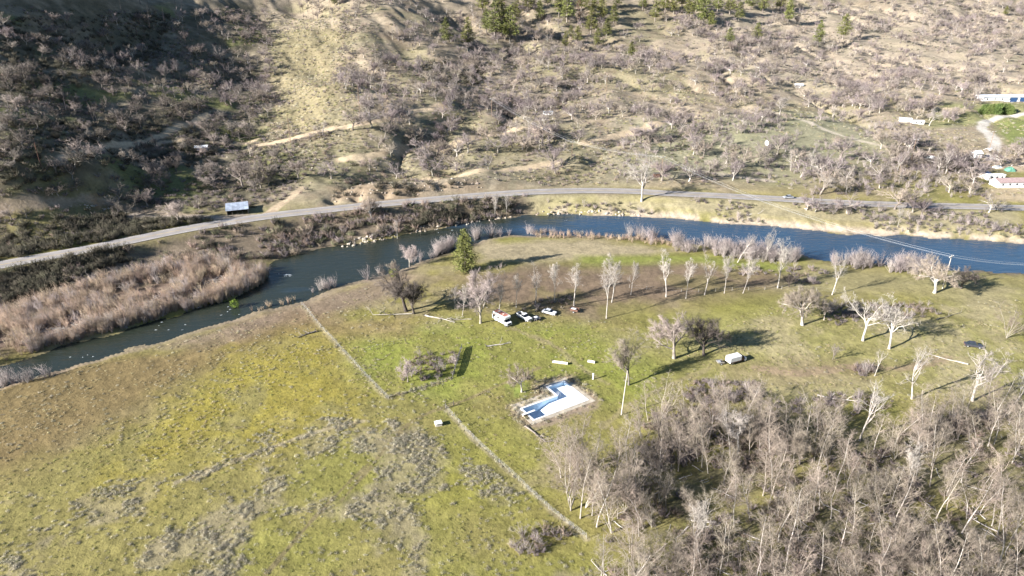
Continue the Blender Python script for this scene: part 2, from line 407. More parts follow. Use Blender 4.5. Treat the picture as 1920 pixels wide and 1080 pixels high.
def water_material():
    m = bpy.data.materials.new('river_water'); m.use_nodes = True
    nt = m.node_tree; N = nt.nodes; L = nt.links
    b = N['Principled BSDF']; b.inputs['Roughness'].default_value = 0.16; b.inputs['IOR'].default_value = 1.33
    ge = N.new('ShaderNodeNewGeometry')
    mp = N.new('ShaderNodeMapping'); mp.inputs['Rotation'].default_value = (0, 0, -0.5); mp.inputs['Scale'].default_value = (0.5, 1.3, 1)
    L.new(ge.outputs['Position'], mp.inputs[0])
    n = N.new('ShaderNodeTexNoise'); n.inputs['Scale'].default_value = 0.55; n.inputs['Detail'].default_value = 5; L.new(mp.outputs[0], n.inputs['Vector'])
    n2 = N.new('ShaderNodeTexNoise'); n2.inputs['Scale'].default_value = 0.05; n2.inputs['Detail'].default_value = 3; L.new(mp.outputs[0], n2.inputs['Vector'])
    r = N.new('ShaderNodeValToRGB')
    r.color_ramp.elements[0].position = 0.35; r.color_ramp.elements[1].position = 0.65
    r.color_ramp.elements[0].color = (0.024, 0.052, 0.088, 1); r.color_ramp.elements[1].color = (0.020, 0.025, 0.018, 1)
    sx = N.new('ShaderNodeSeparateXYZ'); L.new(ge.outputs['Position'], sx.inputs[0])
    mr = N.new('ShaderNodeMapRange'); mr.inputs[1].default_value = -40; mr.inputs[2].default_value = 45; mr.inputs[3].default_value = 0.3; mr.inputs[4].default_value = -0.25  # hillside reflection put into the base colour, dark green towards the left
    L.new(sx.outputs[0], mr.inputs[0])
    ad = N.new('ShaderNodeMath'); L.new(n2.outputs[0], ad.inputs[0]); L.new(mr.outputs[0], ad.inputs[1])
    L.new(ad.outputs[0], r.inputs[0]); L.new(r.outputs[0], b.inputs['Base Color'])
    bp = N.new('ShaderNodeBump'); bp.inputs['Strength'].default_value = 0.55; bp.inputs['Distance'].default_value = 0.35
    L.new(n.outputs[0], bp.inputs['Height']); L.new(bp.outputs[0], b.inputs['Normal'])
    return m

# ------------------------------------------------------------------ mesh helpers
def np_mesh(name, verts, quads=None, tris=None, material=None, smooth=False):
    me = bpy.data.meshes.new(name)
    verts = np.asarray(verts, np.float32).reshape(-1, 3)
    nq = 0 if quads is None else len(quads); ntr = 0 if tris is None else len(tris)
    me.vertices.add(len(verts)); me.vertices.foreach_set('co', verts.ravel())
    idx = []
    if nq: idx.append(np.asarray(quads, np.int32).ravel())
    if ntr: idx.append(np.asarray(tris, np.int32).ravel())
    idx = np.concatenate(idx)
    me.loops.add(len(idx)); me.loops.foreach_set('vertex_index', idx)
    st = np.concatenate([np.arange(nq) * 4, nq * 4 + np.arange(ntr) * 3]).astype(np.int32)
    me.polygons.add(nq + ntr); me.polygons.foreach_set('loop_start', st)
    if smooth:
        me.polygons.foreach_set('use_smooth', np.ones(nq + ntr, bool))
    me.update(calc_edges=True)
    if material: me.materials.append(material)
    return me

def link(name, me, parent=None, loc=None):
    o = bpy.data.objects.new(name, me); COL.objects.link(o)
    if parent: o.parent = parent
    if loc is not None: o.location = loc
    return o

def tag(o, label, cat, group=None, kind=None):
    o['label'] = label; o['category'] = cat
    if group: o['group'] = group
    if kind: o['kind'] = kind
    return o

def thing(name, label, cat, loc, rz=0.0, group=None):
    o = bpy.data.objects.new(name, None); o.empty_display_size = 0.5
    COL.objects.link(o); o.location = loc; o.rotation_euler = (0, 0, rz)
    return tag(o, label, cat, group)

class MB:
    """collects boxes, prisms and tubes into one mesh"""
    def __init__(s): s.v = []; s.f = []
    def add(s, vs, fs):
        k = len(s.v); s.v += [tuple(p) for p in vs]; s.f += [tuple(i + k for i in f) for f in fs]; return s
    def box(s, x0, x1, y0, y1, z0, z1, taper=0.0):
        t = taper
        return s.add([(x0, y0, z0), (x1, y0, z0), (x1, y1, z0), (x0, y1, z0), (x0 + t, y0 + t, z1), (x1 - t, y0 + t, z1), (x1 - t, y1 - t, z1), (x0 + t, y1 - t, z1)],
                     [(3, 2, 1, 0), (4, 5, 6, 7), (0, 1, 5, 4), (1, 2, 6, 5), (2, 3, 7, 6), (3, 0, 4, 7)])
    def prism(s, prof, y0, y1, inset=None):
        """profile of (x, z) extruded along y; inset(z) narrows it with height"""
        n = len(prof); g = inset or (lambda z: 0)
        a = [(x, y0 + g(z), z) for x, z in prof]; b = [(x, y1 - g(z), z) for x, z in prof]
        return s.add(a + b, [tuple(range(n)), tuple(range(2 * n - 1, n - 1, -1))] + [(i, i + n, (i + 1) % n + n, (i + 1) % n) for i in range(n)])
    def prismx(s, prof, x0, x1):
        """profile of (y, z) extruded along x"""
        n = len(prof)
        a = [(x0, y, z) for y, z in prof]; b = [(x1, y, z) for y, z in prof]
        return s.add(a + b, [tuple(range(n - 1, -1, -1)), tuple(range(n, 2 * n))] + [(i, (i + 1) % n, (i + 1) % n + n, i + n) for i in range(n)])
    def tube(s, p0, p1, r0, r1=None, n=8):
        r1 = r0 if r1 is None else r1
        p0, p1 = Vector(p0), Vector(p1); d = (p1 - p0).normalized()
        a = d.orthogonal().normalized(); b = d.cross(a)
        ring = lambda p, r: [p + (a * math.cos(2 * math.pi * i / n) + b * math.sin(2 * math.pi * i / n)) * r for i in range(n)]
        return s.add(ring(p0, r0) + ring(p1, r1), [tuple(range(n - 1, -1, -1)), tuple(range(n, 2 * n))] + [(i, (i + 1) % n, (i + 1) % n + n, i + n) for i in range(n)])
    def build(s, name, material, parent=None, loc=None, bevel=0.0, smooth=False):
        me = bpy.data.meshes.new(name); me.from_pydata(s.v, [], s.f); me.materials.append(material)
        o = link(name, me, parent, loc)
        if bevel:
            b = o.modifiers.new('bevel', 'BEVEL'); b.width = bevel; b.segments = 2; b.limit_method = 'ANGLE'
        if smooth:
            for p in me.polygons: p.use_smooth = True
        return o

# ------------------------------------------------------------------ ground colours (grass, earth and sand, with the left slope's shade put in)
def mixc(c, m):
    global C
    C = C * (1 - m[..., None]) + np.array(c) * m[..., None]

def pmask(px_poly, soft=6.0, wob=6.0, seed=1):
    poly = [W(u, v) for u, v in px_poly]
    d = sdf(GX, GY, poly, 30)
    d = d + (WOB[seed % 3] - 0.5) * 2 * wob
    return sstep(soft, -soft, d)

WOB = [fbm(GX, GY, 18, 3, 100 + k) for k in range(3)]
n_a = fbm(GX, GY, 38, 4, 41); n_b = fbm(GX, GY, 11, 4, 42); n_c = fbm(GX, GY, 4, 3, 43); n_d = fbm(GX, GY, 90, 3, 44)
C = np.zeros(GX.shape + (3,)); C[:] = (0.185, 0.165, 0.055)
mixc((0.175, 0.168, 0.045), sstep(0.45, 0.62, n_a))
mixc((0.205, 0.175, 0.095), sstep(0.5, 0.68, n_b) * 0.7)
# hillside
hm = sstep(1.2, 5.0, Z) * sstep(265, 300, GY) * (d_riv > 2)
mixc((0.262, 0.212, 0.150), hm)
mixc((0.19, 0.17, 0.09), hm * sstep(0.5, 0.66, n_a) * 0.6)
mixc((0.20, 0.155, 0.105), hm * sstep(0.52, 0.66, n_b) * 0.65)
mixc((0.12, 0.11, 0.075), hm * sstep(0.58, 0.72, n_c) * 0.5)
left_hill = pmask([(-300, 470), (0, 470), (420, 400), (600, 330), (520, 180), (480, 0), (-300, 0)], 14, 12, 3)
mixc((0.10, 0.088, 0.058), left_hill * lerp(0.45, 0.97, sstep(0.35, 0.6, n_b)))  # ground darkened here to carry the slope's shade
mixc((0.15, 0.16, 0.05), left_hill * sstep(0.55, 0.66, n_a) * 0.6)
mixc((0.21, 0.175, 0.10), pmask([(520, 60), (640, 60), (650, 200), (590, 270), (520, 250), (520, 150)], 8, 8, 4) * 0.85)
mixc((0.19, 0.172, 0.095), pmask([(620, 220), (1100, 220), (1150, 345), (620, 345)], 16, 14, 5) * 0.5)
mixc((0.22, 0.215, 0.13), pmask([(1180, 230), (1560, 215), (1700, 290), (1500, 340), (1150, 330)], 14, 10, 6) * 0.7)
mixc((0.34, 0.28, 0.21), pmask([(1280, 0), (1920, 0), (1920, 170), (1500, 190), (1330, 120)], 20, 16, 7) * 0.55)
mixc((0.165, 0.182, 0.058), pmask([(1862, 220), (2100, 205), (2100, 290), (1900, 280), (1870, 250)], 3, 1, 8))
mixc((0.20, 0.20, 0.08), pmask([(1740, 195), (1960, 195), (1960, 225), (1740, 240)], 6, 5, 9) * 0.8)
mixc((0.40, 0.32, 0.22), pmask([(1830, 290), (1930, 290), (1930, 322), (1850, 318)], 3, 3, 10))
mixc((0.36, 0.29, 0.19), pmask([(1840, 352), (2000, 352), (2000, 378), (1850, 374)], 3, 3, 11) * 0.8)
# strip between the road and the river
mixc((0.145, 0.118, 0.08), pmask([(-300, 600), (0, 508), (430, 424), (800, 380), (1000, 366), (1010, 398), (760, 440), (500, 492), (0, 600), (-300, 680)], 4, 4, 12))
mixc((0.26, 0.23, 0.13), pmask([(1000, 368), (1300, 370), (1900, 396), (1920, 440), (1500, 415), (1150, 392), (1010, 390)], 4, 4, 13))
mixc((0.17, 0.125, 0.09), pmask([(-300, 760), (-60, 680), (200, 610), (430, 550), (500, 515), (380, 500), (150, 560), (-300, 660)], 4, 3, 14))
# meadow
mixc((0.158, 0.120, 0.052), pmask([(-100, 720), (300, 650), (560, 575), (640, 570), (620, 620), (420, 680), (200, 800), (0, 900), (-100, 900)], 10, 8, 15))
mixc((0.185, 0.14, 0.10), pmask([(300, 650), (480, 590), (620, 555), (760, 500), (790, 520), (700, 570), (560, 600), (380, 650)], 5, 4, 16) * 0.8)
mixc((0.215, 0.185, 0.036), pmask([(180, 880), (300, 760), (480, 640), (620, 640), (720, 720), (600, 800), (420, 860), (250, 920)], 12, 12, 17) * sstep(0.36, 0.55, n_b) * 0.9)
mixc((0.20, 0.19, 0.04), pmask([(720, 860), (900, 830), (1010, 960), (900, 960), (760, 910)], 8, 8, 18) * 0.7)
mixc((0.175, 0.192, 0.04), pmask([(660, 640), (900, 600), (1080, 610), (1240, 690), (1230, 800), (1100, 730), (960, 720), (840, 770), (740, 750)], 9, 9, 19) * lerp(0.5, 1, sstep(0.4, 0.6, n_b)))
mixc((0.215, 0.203, 0.08), pmask([(1180, 640), (1500, 570), (1640, 620), (1900, 560), (1920, 720), (1500, 740), (1250, 720)], 12, 10, 20) * 0.7)
mixc((0.20, 0.145, 0.072), pmask([(560, 590), (760, 600), (760, 625), (600, 640)], 5, 5, 21) * 0.6)
mixc((0.15, 0.112, 0.072), pmask([(820, 520), (1000, 495), (1300, 487), (1480, 512), (1490, 538), (1330, 562), (1120, 592), (960, 590), (860, 560)], 9, 7, 22) * lerp(0.65, 1, sstep(0.35, 0.6, n_b)))
mixc((0.27, 0.23, 0.135), pmask([(890, 455), (1100, 450), (1260, 470), (1200, 480), (900, 490)], 4, 4, 23))
mixc((0.17, 0.185, 0.045), pmask([(1080, 480), (1300, 478), (1480, 495), (1480, 512), (1280, 492), (1080, 498)], 3, 3, 24))
mixc((0.23, 0.205, 0.105), pmask([(1480, 500), (1760, 510), (1930, 530), (1930, 590), (1700, 560), (1480, 545)], 6, 6, 25) * 0.7)
mixc((0.27, 0.237, 0.125), pmask([(1300, 600), (1500, 560), (1930, 560), (1930, 760), (1500, 730), (1400, 650)], 14, 12, 62) * sstep(0.4, 0.6, n_b) * 0.8)
mixc((0.18, 0.145, 0.08), pmask([(1340, 685), (1560, 680), (1700, 690), (1560, 715), (1380, 715)], 5, 4, 26) * 0.7)
mixc((0.155, 0.14, 0.07), pmask([(1180, 1100), (1160, 960), (1250, 850), (1450, 790), (1920, 770), (2000, 1250), (1180, 1250)], 8, 8, 27) * lerp(0.3, 1, sstep(0.4, 0.6, n_b)))
mixc((0.12, 0.19, 0.03), pmask([(955, 725), (985, 722), (980, 750), (955, 752)], 2, 2, 28) * 0.7)
mixc((0.24, 0.19, 0.13), sstep(4.2, 1.5, d_pool + (n_c - 0.5) * 3.5))
weedy = sstep(0.50, 0.60, n_b + 0.25 * (n_a - 0.5)) * pmask([(-100, 1150), (-50, 930), (300, 900), (560, 800), (760, 760), (860, 850), (1080, 1010), (1150, 1150)], 8, 6, 29)
mixc((0.215, 0.19, 0.12), weedy * 0.35)
# river margins
sandn = fbm(GX, GY, 7, 3, 51)
near_side = (GY < np.interp(GX, *zip(*sorted([(at_z(u, v, WATER_Z)[0], at_z(u, v, WATER_Z)[1]) for u, v in [(75, 690), (300, 615), (500, 560), (620, 510), (800, 460), (950, 422), (1250, 430), (1600, 465), (1920, 487)]]))))
mixc((0.37, 0.31, 0.225), sstep(5.5, 1.5, d_riv_n) * (~near_side) * sstep(1010, 1060, GX * 0 + 960 + GX / np.maximum(GY, 1) * 1200) * sstep(0.3, 0.5, sandn))
mixc((0.22, 0.175, 0.13), sstep(7, 2, d_riv_n) * near_side * 0.7)
mixc((0.10, 0.085, 0.06), sstep(1.2, -0.5, d_riv_n))
# dirt tracks and worn paths
TRACKS = []
def track(px, width, c, a=1.0, seed=0):
    P = spline([W(u, v) for u, v in px], 5)
    if width >= 3: TRACKS.append((P, width * 0.55))
    d, _ = seg_dist(GX, GY, P, width + 6)
    mixc(c, sstep(width * 0.75, width * 0.35, d + (n_c - 0.5) * 1.2 * min(width, 2.5)) * a)
    return P
earth = (0.42, 0.325, 0.215); pale_earth = (0.46, 0.39, 0.30)
track([(470, 275), (540, 262), (600, 246), (680, 232), (760, 212), (830, 200)], 5.5, earth)
track([(110, 305), (160, 285), (270, 267), (330, 240), (390, 213)], 4, earth, 0.9)
track([(160, 285), (260, 268), (380, 264), (480, 262)], 3.2, earth, 0.9)
track([(640, 300), (700, 292), (780, 278), (860, 268), (930, 252), (1010, 240)], 6, earth, 0.8)
track([(1095, 268), (1170, 252), (1230, 232), (1250, 222)], 6, earth, 0.9)
track([(800, 338), (880, 325), (960, 318), (1040, 305)], 6, earth, 0.8)
track([(1440, 205), (1520, 230), (1580, 255), (1660, 275)], 4, pale_earth, 0.7)
track([(1290, 318), (1360, 328), (1450, 340)], 4, pale_earth, 0.6)
track([(1930, 212), (1880, 218), (1848, 228), (1842, 240), (1858, 255), (1866, 270), (1860, 300)], 5.5, (0.44, 0.40, 0.34))
track([(1740, 200), (1800, 206), (1850, 210)], 5, earth, 0.8)
track([(500, 400), (525, 385), (545, 370), (565, 352)], 3.0, earth, 0.9)
track([(0, 392), (100, 380), (180, 376), (260, 395), (380, 408)], 3.5, (0.25, 0.2, 0.14), 0.8)
track([(250, 404), (330, 408), (420, 408), (470, 404)], 4, (0.28, 0.24, 0.19), 0.9)
mixc((0.36, 0.22, 0.11), pmask([(165, 372), (182, 366), (197, 390), (186, 398), (172, 388)], 1.5, 1.0, 60))
mixc((0.225, 0.165, 0.11), pmask([(620, 352), (760, 345), (900, 338), (905, 358), (760, 372), (630, 382)], 3, 3, 61) * 0.75)
track([(566, 572), (600, 612), (640, 655), (690, 710), (728, 748)], 1.2, (0.27, 0.235, 0.14), 0.55)
track([(835, 766), (880, 815), (960, 890), (1030, 955), (1100, 1010)], 0.9, (0.27, 0.235, 0.14), 0.8)
track([(640, 940), (690, 880), (745, 815), (790, 780), (900, 738), (1010, 690)], 1.0, (0.17, 0.14, 0.07), 0.8)
track([(500, 1075), (600, 960), (690, 870)], 0.8, (0.14, 0.115, 0.06), 0.8)
track([(1005, 630), (1050, 655), (1090, 690), (1140, 720)], 1.5, (0.24, 0.205, 0.11), 0.6)
track([(330, 905), (480, 850), (600, 808), (680, 790)], 1.2, (0.27, 0.23, 0.15), 0.7)
track([(1420, 690), (1500, 700), (1600, 688), (1700, 690), (1780, 670)], 2.6, (0.23, 0.175, 0.11), 0.75)
track([(960, 615), (1000, 632), (1050, 655)], 1.6, (0.22, 0.18, 0.10), 0.6)
track([(1330, 690), (1260, 720), (1180, 760), (1130, 800)], 1.6, (0.22, 0.185, 0.10), 0.6)
C[..., 1] *= 1 - 0.035 * (1 - hm)
C = np.clip(C * lerp(0.86, 1.14, fbm(GX, GY, 1.6, 2, 71))[..., None], 0.01, 0.8)

# ------------------------------------------------------------------ ground, water, road
gi = np.arange(NA * NB).reshape(NB, NA)
quads = np.stack([gi[:-1, :-1], gi[:-1, 1:], gi[1:, 1:], gi[1:, :-1]], -1).reshape(-1, 4)
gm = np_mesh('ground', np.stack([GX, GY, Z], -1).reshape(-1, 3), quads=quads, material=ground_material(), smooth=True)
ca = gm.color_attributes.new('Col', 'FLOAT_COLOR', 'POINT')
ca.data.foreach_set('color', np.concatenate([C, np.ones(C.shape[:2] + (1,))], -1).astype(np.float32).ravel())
ground = link('ground', gm); ground['kind'] = 'structure'; ground['label'] = 'valley meadow and hillside of dry and green grass'

wx = [p[0] for p in RIVER]; wy = [p[1] for p in RIVER]
far_w = [at_z(u, v - 9, WATER_Z)[:2] for u, v in river_far]; near_w = [at_z(u, v + 9, WATER_Z)[:2] for u, v in river_near]
wm = bpy.data.meshes.new('river')
nf = 80
fa_ = spline(far_w, 4); na_ = spline(near_w[::-1], 4)
def resample(P, n):
    s = np.concatenate([[0], np.cumsum(np.hypot(*np.diff(P, axis=0).T))]); t = np.linspace(0, s[-1], n)
    return np.stack([np.interp(t, s, P[:, 0]), np.interp(t, s, P[:, 1])], -1)
fa_, na_ = resample(fa_, nf), resample(na_, nf)
wv = [(p[0], p[1], WATER_Z) for p in fa_] + [(p[0], p[1], WATER_Z) for p in na_]
wm.from_pydata(wv, [], [(i, i + nf, i + nf + 1, i + 1) for i in range(nf - 1)])
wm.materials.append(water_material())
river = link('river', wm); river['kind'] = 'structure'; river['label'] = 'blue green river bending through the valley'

def ribbon(P, half0, half1, dz):
    T = np.gradient(P[:, :2], axis=0); T /= np.linalg.norm(T, axis=1)[:, None]
    Nn = np.stack([-T[:, 1], T[:, 0]], -1)
    a = np.concatenate([P[:, :2] + Nn * half0, P[:, 2:] + dz], 1); b = np.concatenate([P[:, :2] + Nn * half1, P[:, 2:] + dz], 1)
    n = len(P); i = np.arange(n - 1)
    return np.concatenate([a, b]), np.stack([i + n, i + n + 1, i + 1, i], -1)
rv, rq = ribbon(ROAD, -4.1, 4.1, 0.06)
road = link('road', np_mesh('road', rv, quads=rq, material=M['asphalt'])); road['kind'] = 'structure'; road['label'] = 'two lane grey road along the far river bank'
for a, b, mm, nm in [(-3.35, -3.22, 'line_white', 'edge_line'), (3.22, 3.35, 'line_white', 'edge_line'), (-0.16, -0.05, 'line_yellow', 'centre_line'), (0.05, 0.16, 'line_yellow', 'centre_line')]:
    rv, rq = ribbon(ROAD, a, b, 0.066)
    link(nm, np_mesh(nm, rv, quads=rq, material=M[mm]), road)

# ------------------------------------------------------------------ growing trees
def unit(v):
    return v / (np.linalg.norm(v) + 1e-9)

class Plant:
    def __init__(s, seed):
        s.r = np.random.default_rng(seed); s.wood = []; s.fine = []; s.twig = []
    def side(s, d, ang):
        a = unit(np.cross(d, s.r.normal(size=3))); return unit(d * math.cos(ang) + a * math.sin(ang))
    def branch(s, p, d, L, r, lv, P):
        n = P['seg'][lv]; pts = [p]; rad = [r]; end = r * P['tap'][lv]
        for i in range(n):
            d = unit(d + s.r.normal(size=3) * P['wob'][lv] + np.array([0, 0, P['up'][lv]]))
            q = p + d * L / n; r1 = lerp(r, end, (i + 1) / n)
            (s.wood if lv <= P.get('wl', 1) else s.fine).append((*p, *q, rad[-1], r1))
            p = q; pts.append(p); rad.append(r1)
        last = lv == len(P['n']) - 1
        k = P['n'][lv]
        k = max(1, int(round(k * s.r.uniform(0.8, 1.2)))) if k else 0
        for j in range(k):
            t = P['t0'][lv] + (1 - P['t0'][lv]) * ((j + s.r.uniform(0, 1)) / k)
            f = t * n; i = min(int(f), n - 1); w = f - i
            b = lerp(pts[i], pts[i + 1], w); br = lerp(rad[i], rad[i + 1], w)
            dd = unit(pts[i + 1] - pts[i])
            a = math.radians(P['ang'][lv] * s.r.uniform(0.7, 1.25))
            c = s.side(dd, a)
            c[2] += P['lift'][lv]; c = unit(c)
            if last:
                l = P['tl'] * s.r.uniform(0.6, 1.3)
                s.twig.append((*b, *(b + c * l), P['tr']))
            else:
                l = L * P['lr'][lv] * lerp(1.0, 0.55, (t - P['t0'][lv]) / (1.001 - P['t0'][lv])) * s.r.uniform(0.75, 1.2)
                s.branch(b, c, l, min(br * 0.72, r * P['rr'][lv]), lv + 1, P)

def tube_mesh(segs, n):
    A = np.array(segs); p0, p1, r0, r1 = A[:, :3], A[:, 3:6], A[:, 6], A[:, 7]
    d = p1 - p0; d /= np.linalg.norm(d, axis=1)[:, None] + 1e-9
    ref = np.where(np.abs(d[:, 2:]) > 0.9, np.array([[1.0, 0, 0]]), np.array([[0, 0, 1.0]]))
    a = np.cross(d, ref); a /= np.linalg.norm(a, axis=1)[:, None] + 1e-9
    b = np.cross(d, a)
    th = 2 * np.pi * np.arange(n) / n
    off = a[:, None] * np.cos(th)[None, :, None] + b[:, None] * np.sin(th)[None, :, None]
    v = np.concatenate([p0[:, None] + off * r0[:, None, None], p1[:, None] + off * r1[:, None, None]], 1)
    base = (np.arange(len(A)) * 2 * n)[:, None]
    i = np.arange(n); j = (i + 1) % n
    q = np.stack([base + i, base + j, base + j + n, base + i + n], -1).reshape(-1, 4)
    return v.reshape(-1, 3), q

def cone_mesh(tw):
    A = np.array(tw); p0, p1, r = A[:, :3], A[:, 3:6], A[:, 6]
    d = p1 - p0; d /= np.linalg.norm(d, axis=1)[:, None] + 1e-9
    ref = np.where(np.abs(d[:, 2:]) > 0.9, np.array([[1.0, 0, 0]]), np.array([[0, 0, 1.0]]))
    a = np.cross(d, ref); a /= np.linalg.norm(a, axis=1)[:, None] + 1e-9
    b = np.cross(d, a)
    th = 2 * np.pi * np.arange(3) / 3
    off = a[:, None] * np.cos(th)[None, :, None] + b[:, None] * np.sin(th)[None, :, None]
    v = np.concatenate([p0[:, None] + off * r[:, None, None], p1[:, None]], 1)
    k = (np.arange(len(A)) * 4)[:, None]
    t = np.concatenate([np.stack([k[:, 0] + x, k[:, 0] + y, k[:, 0] + 3], -1) for x, y in ((0, 1), (1, 2), (2, 0))])
    return v.reshape(-1, 3), t

def crown_mesh(name, pl, material, n=3):
    vs, qs, ts, k = [], None, None, 0
    if pl.fine:
        v, q = tube_mesh(pl.fine, n); vs.append(v); qs = q; k = len(v)
    if pl.twig:
        v, t = cone_mesh(pl.twig); vs.append(v); ts = t + k
    return np_mesh(name, np.concatenate(vs), quads=qs, tris=ts, material=material)

KINDS = {
    # spreading oak: short bole, wide rounded head
    'oak': dict(h=10, r=0.27, bole=0.36, n=[9, 8, 7, 8], seg=[4, 5, 3, 2], t0=[0.42, 0.2, 0.15, 0.05], ang=[50, 46, 45, 40], lr=[1.45, 0.52, 0.5], rr=[0.5, 0.45, 0.5], tap=[0.6, 0.22, 0.3, 0.4],
                wob=[0.10, 0.22, 0.22, 0.2], up=[0.05, 0.06, 0.03, 0.0], lift=[0.1, 0.15, 0.1, 0.1], tl=0.7, tr=0.016),
    # tall straight cottonwood of the row: bare pole, few steep limbs
    'tall': dict(h=18, r=0.19, bole=0.92, n=[13, 8, 6, 6], seg=[7, 5, 3, 2], t0=[0.36, 0.25, 0.15, 0.1], ang=[36, 40, 42, 38], lr=[0.44, 0.45, 0.5], rr=[0.42, 0.45, 0.5], tap=[0.22, 0.22, 0.3, 0.4],
                 wob=[0.035, 0.12, 0.18, 0.2], up=[0.04, 0.08, 0.04, 0.0], lift=[0.15, 0.15, 0.1, 0.1], tl=0.85, tr=0.014),
    # forked cottonwood
    'fork': dict(h=16, r=0.22, bole=0.42, n=[4, 9, 7, 6], seg=[4, 7, 3, 2], t0=[0.6, 0.18, 0.15, 0.1], ang=[27, 42, 42, 38], lr=[1.55, 0.36, 0.5], rr=[0.62, 0.42, 0.5], tap=[0.75, 0.2, 0.3, 0.4],
                 wob=[0.06, 0.13, 0.2, 0.2], up=[0.05, 0.10, 0.05, 0.0], lift=[0.2, 0.15, 0.1, 0.1], tl=0.9, tr=0.015),
    # slender pole of the thicket
    'slender': dict(h=14, r=0.15, bole=0.94, n=[16, 6, 8], seg=[8, 5, 3], t0=[0.22, 0.15, 0.05], ang=[50, 46, 45], lr=[0.36, 0.52], rr=[0.45, 0.5], tap=[0.2, 0.25, 0.35],
                    wob=[0.06, 0.18, 0.22], up=[0.03, 0.06, 0.0], lift=[0.2, 0.15, 0.1], tl=0.85, tr=0.015, wl=0),
    # clump of several crooked stems
    'clump': dict(h=11, r=0.14, bole=0.12, n=[6, 9, 6, 6], seg=[1, 7, 3, 2], t0=[0.1, 0.2, 0.1, 0.05], ang=[30, 46, 44, 42], lr=[8.2, 0.32, 0.5], rr=[0.75, 0.45, 0.5], tap=[0.9, 0.2, 0.3, 0.4],
                  wob=[0.02, 0.14, 0.2, 0.2], up=[0.0, 0.05, 0.03, 0.0], lift=[0.3, 0.15, 0.1, 0.1], tl=0.75, tr=0.015),
    # dense twiggy tree, broom-like head
    'fluffy': dict(h=13, r=0.22, bole=0.32, n=[8, 10, 8, 9], seg=[4, 5, 3, 2], t0=[0.4, 0.12, 0.1, 0.05], ang=[36, 40, 42, 42], lr=[1.75, 0.48, 0.5], rr=[0.5, 0.45, 0.5], tap=[0.6, 0.2, 0.3, 0.4],
                   wob=[0.06, 0.14, 0.2, 0.2], up=[0.05, 0.08, 0.04, 0.0], lift=[0.15, 0.15, 0.1, 0.1], tl=0.8, tr=0.014),
    # dead white tree with thick contorted limbs and few twigs
    'snag': dict(h=12, r=0.25, bole=0.42, n=[6, 8, 6, 6], seg=[4, 8, 5, 3], t0=[0.6, 0.25, 0.2, 0.2], ang=[44, 45, 45, 40], lr=[1.4, 0.5, 0.45], rr=[0.5, 0.5, 0.5], tap=[0.75, 0.18, 0.2, 0.3],
                 wob=[0.10, 0.25, 0.3, 0.3], up=[0.03, 0.10, 0.08, 0.0], lift=[0.1, 0.2, 0.2, 0.1], tl=0.7, tr=0.016, wl=2),
    'deadstem': dict(h=13, r=0.17, bole=0.62, n=[7, 8, 7], seg=[6, 7, 4], t0=[0.4, 0.2, 0.2], ang=[30, 38, 40], lr=[0.8, 0.36], rr=[0.52, 0.45], tap=[0.42, 0.18, 0.2],
                     wob=[0.07, 0.15, 0.25], up=[0.03, 0.10, 0.05], lift=[0.2, 0.2, 0.1], tl=0.9, tr=0.016, wl=1),
    # small hillside oak, cheap
    'hill': dict(h=7, r=0.20, bole=0.30, n=[8, 8, 9], seg=[3, 4, 2], t0=[0.5, 0.2, 0.05], ang=[56, 48, 45], lr=[1.75, 0.5], rr=[0.5, 0.5], tap=[0.65, 0.25, 0.4],
                 wob=[0.12, 0.22, 0.22], up=[0.03, 0.05, 0.0], lift=[0.1, 0.15, 0.1], tl=0.85, tr=0.026, wl=1),
    'burnt': dict(h=13, r=0.15, bole=1.0, n=[5, 2], seg=[6, 3], t0=[0.45, 0.2], ang=[65, 50], lr=[0.10], rr=[0.35], tap=[0.25, 0.3],
                  wob=[0.02, 0.1], up=[0.02, 0.0], lift=[0.0, 0.1], tl=0.5, tr=0.025, wl=0),
    'sapling': dict(h=5, r=0.06, bole=0.5, n=[7, 6, 6], seg=[4, 3, 2], t0=[0.15, 0.15, 0.05], ang=[36, 40, 40], lr=[0.8, 0.5], rr=[0.6, 0.5], tap=[0.5, 0.3, 0.4],
                    wob=[0.08, 0.16, 0.2], up=[0.04, 0.06, 0.0], lift=[0.2, 0.2, 0.1], tl=0.5, tr=0.014, wl=0),
}

def make_tree(kind, seed, bark, twig, lean=0.0, n0=6, **over):
    P = dict(KINDS[kind]); P.update(over)
    pl = Plant(seed)
    d = unit(np.array([lean, 0, 1.0]))
    pl.branch(np.array([0, 0, -0.25]), d, P['h'] * P['bole'] + 0.25, P['r'], 0, P)
    if pl.wood:  # flare at the foot
        w = list(pl.wood[0]); w[6] *= 1.35; pl.wood[0] = tuple(w)
    v, q = tube_mesh(pl.wood, n0)
    tm = np_mesh('trunk', v, quads=q, material=M[bark], smooth=True)
    cm = crown_mesh('crown', pl, M[twig])
    top = max(max(s_[5] for s_ in pl.wood), max([s_[5] for s_ in pl.fine] + [0]), max([t[5] for t in pl.twig] + [0]))
    return dict(parts=[('trunk', tm), ('crown', cm)], h=top)

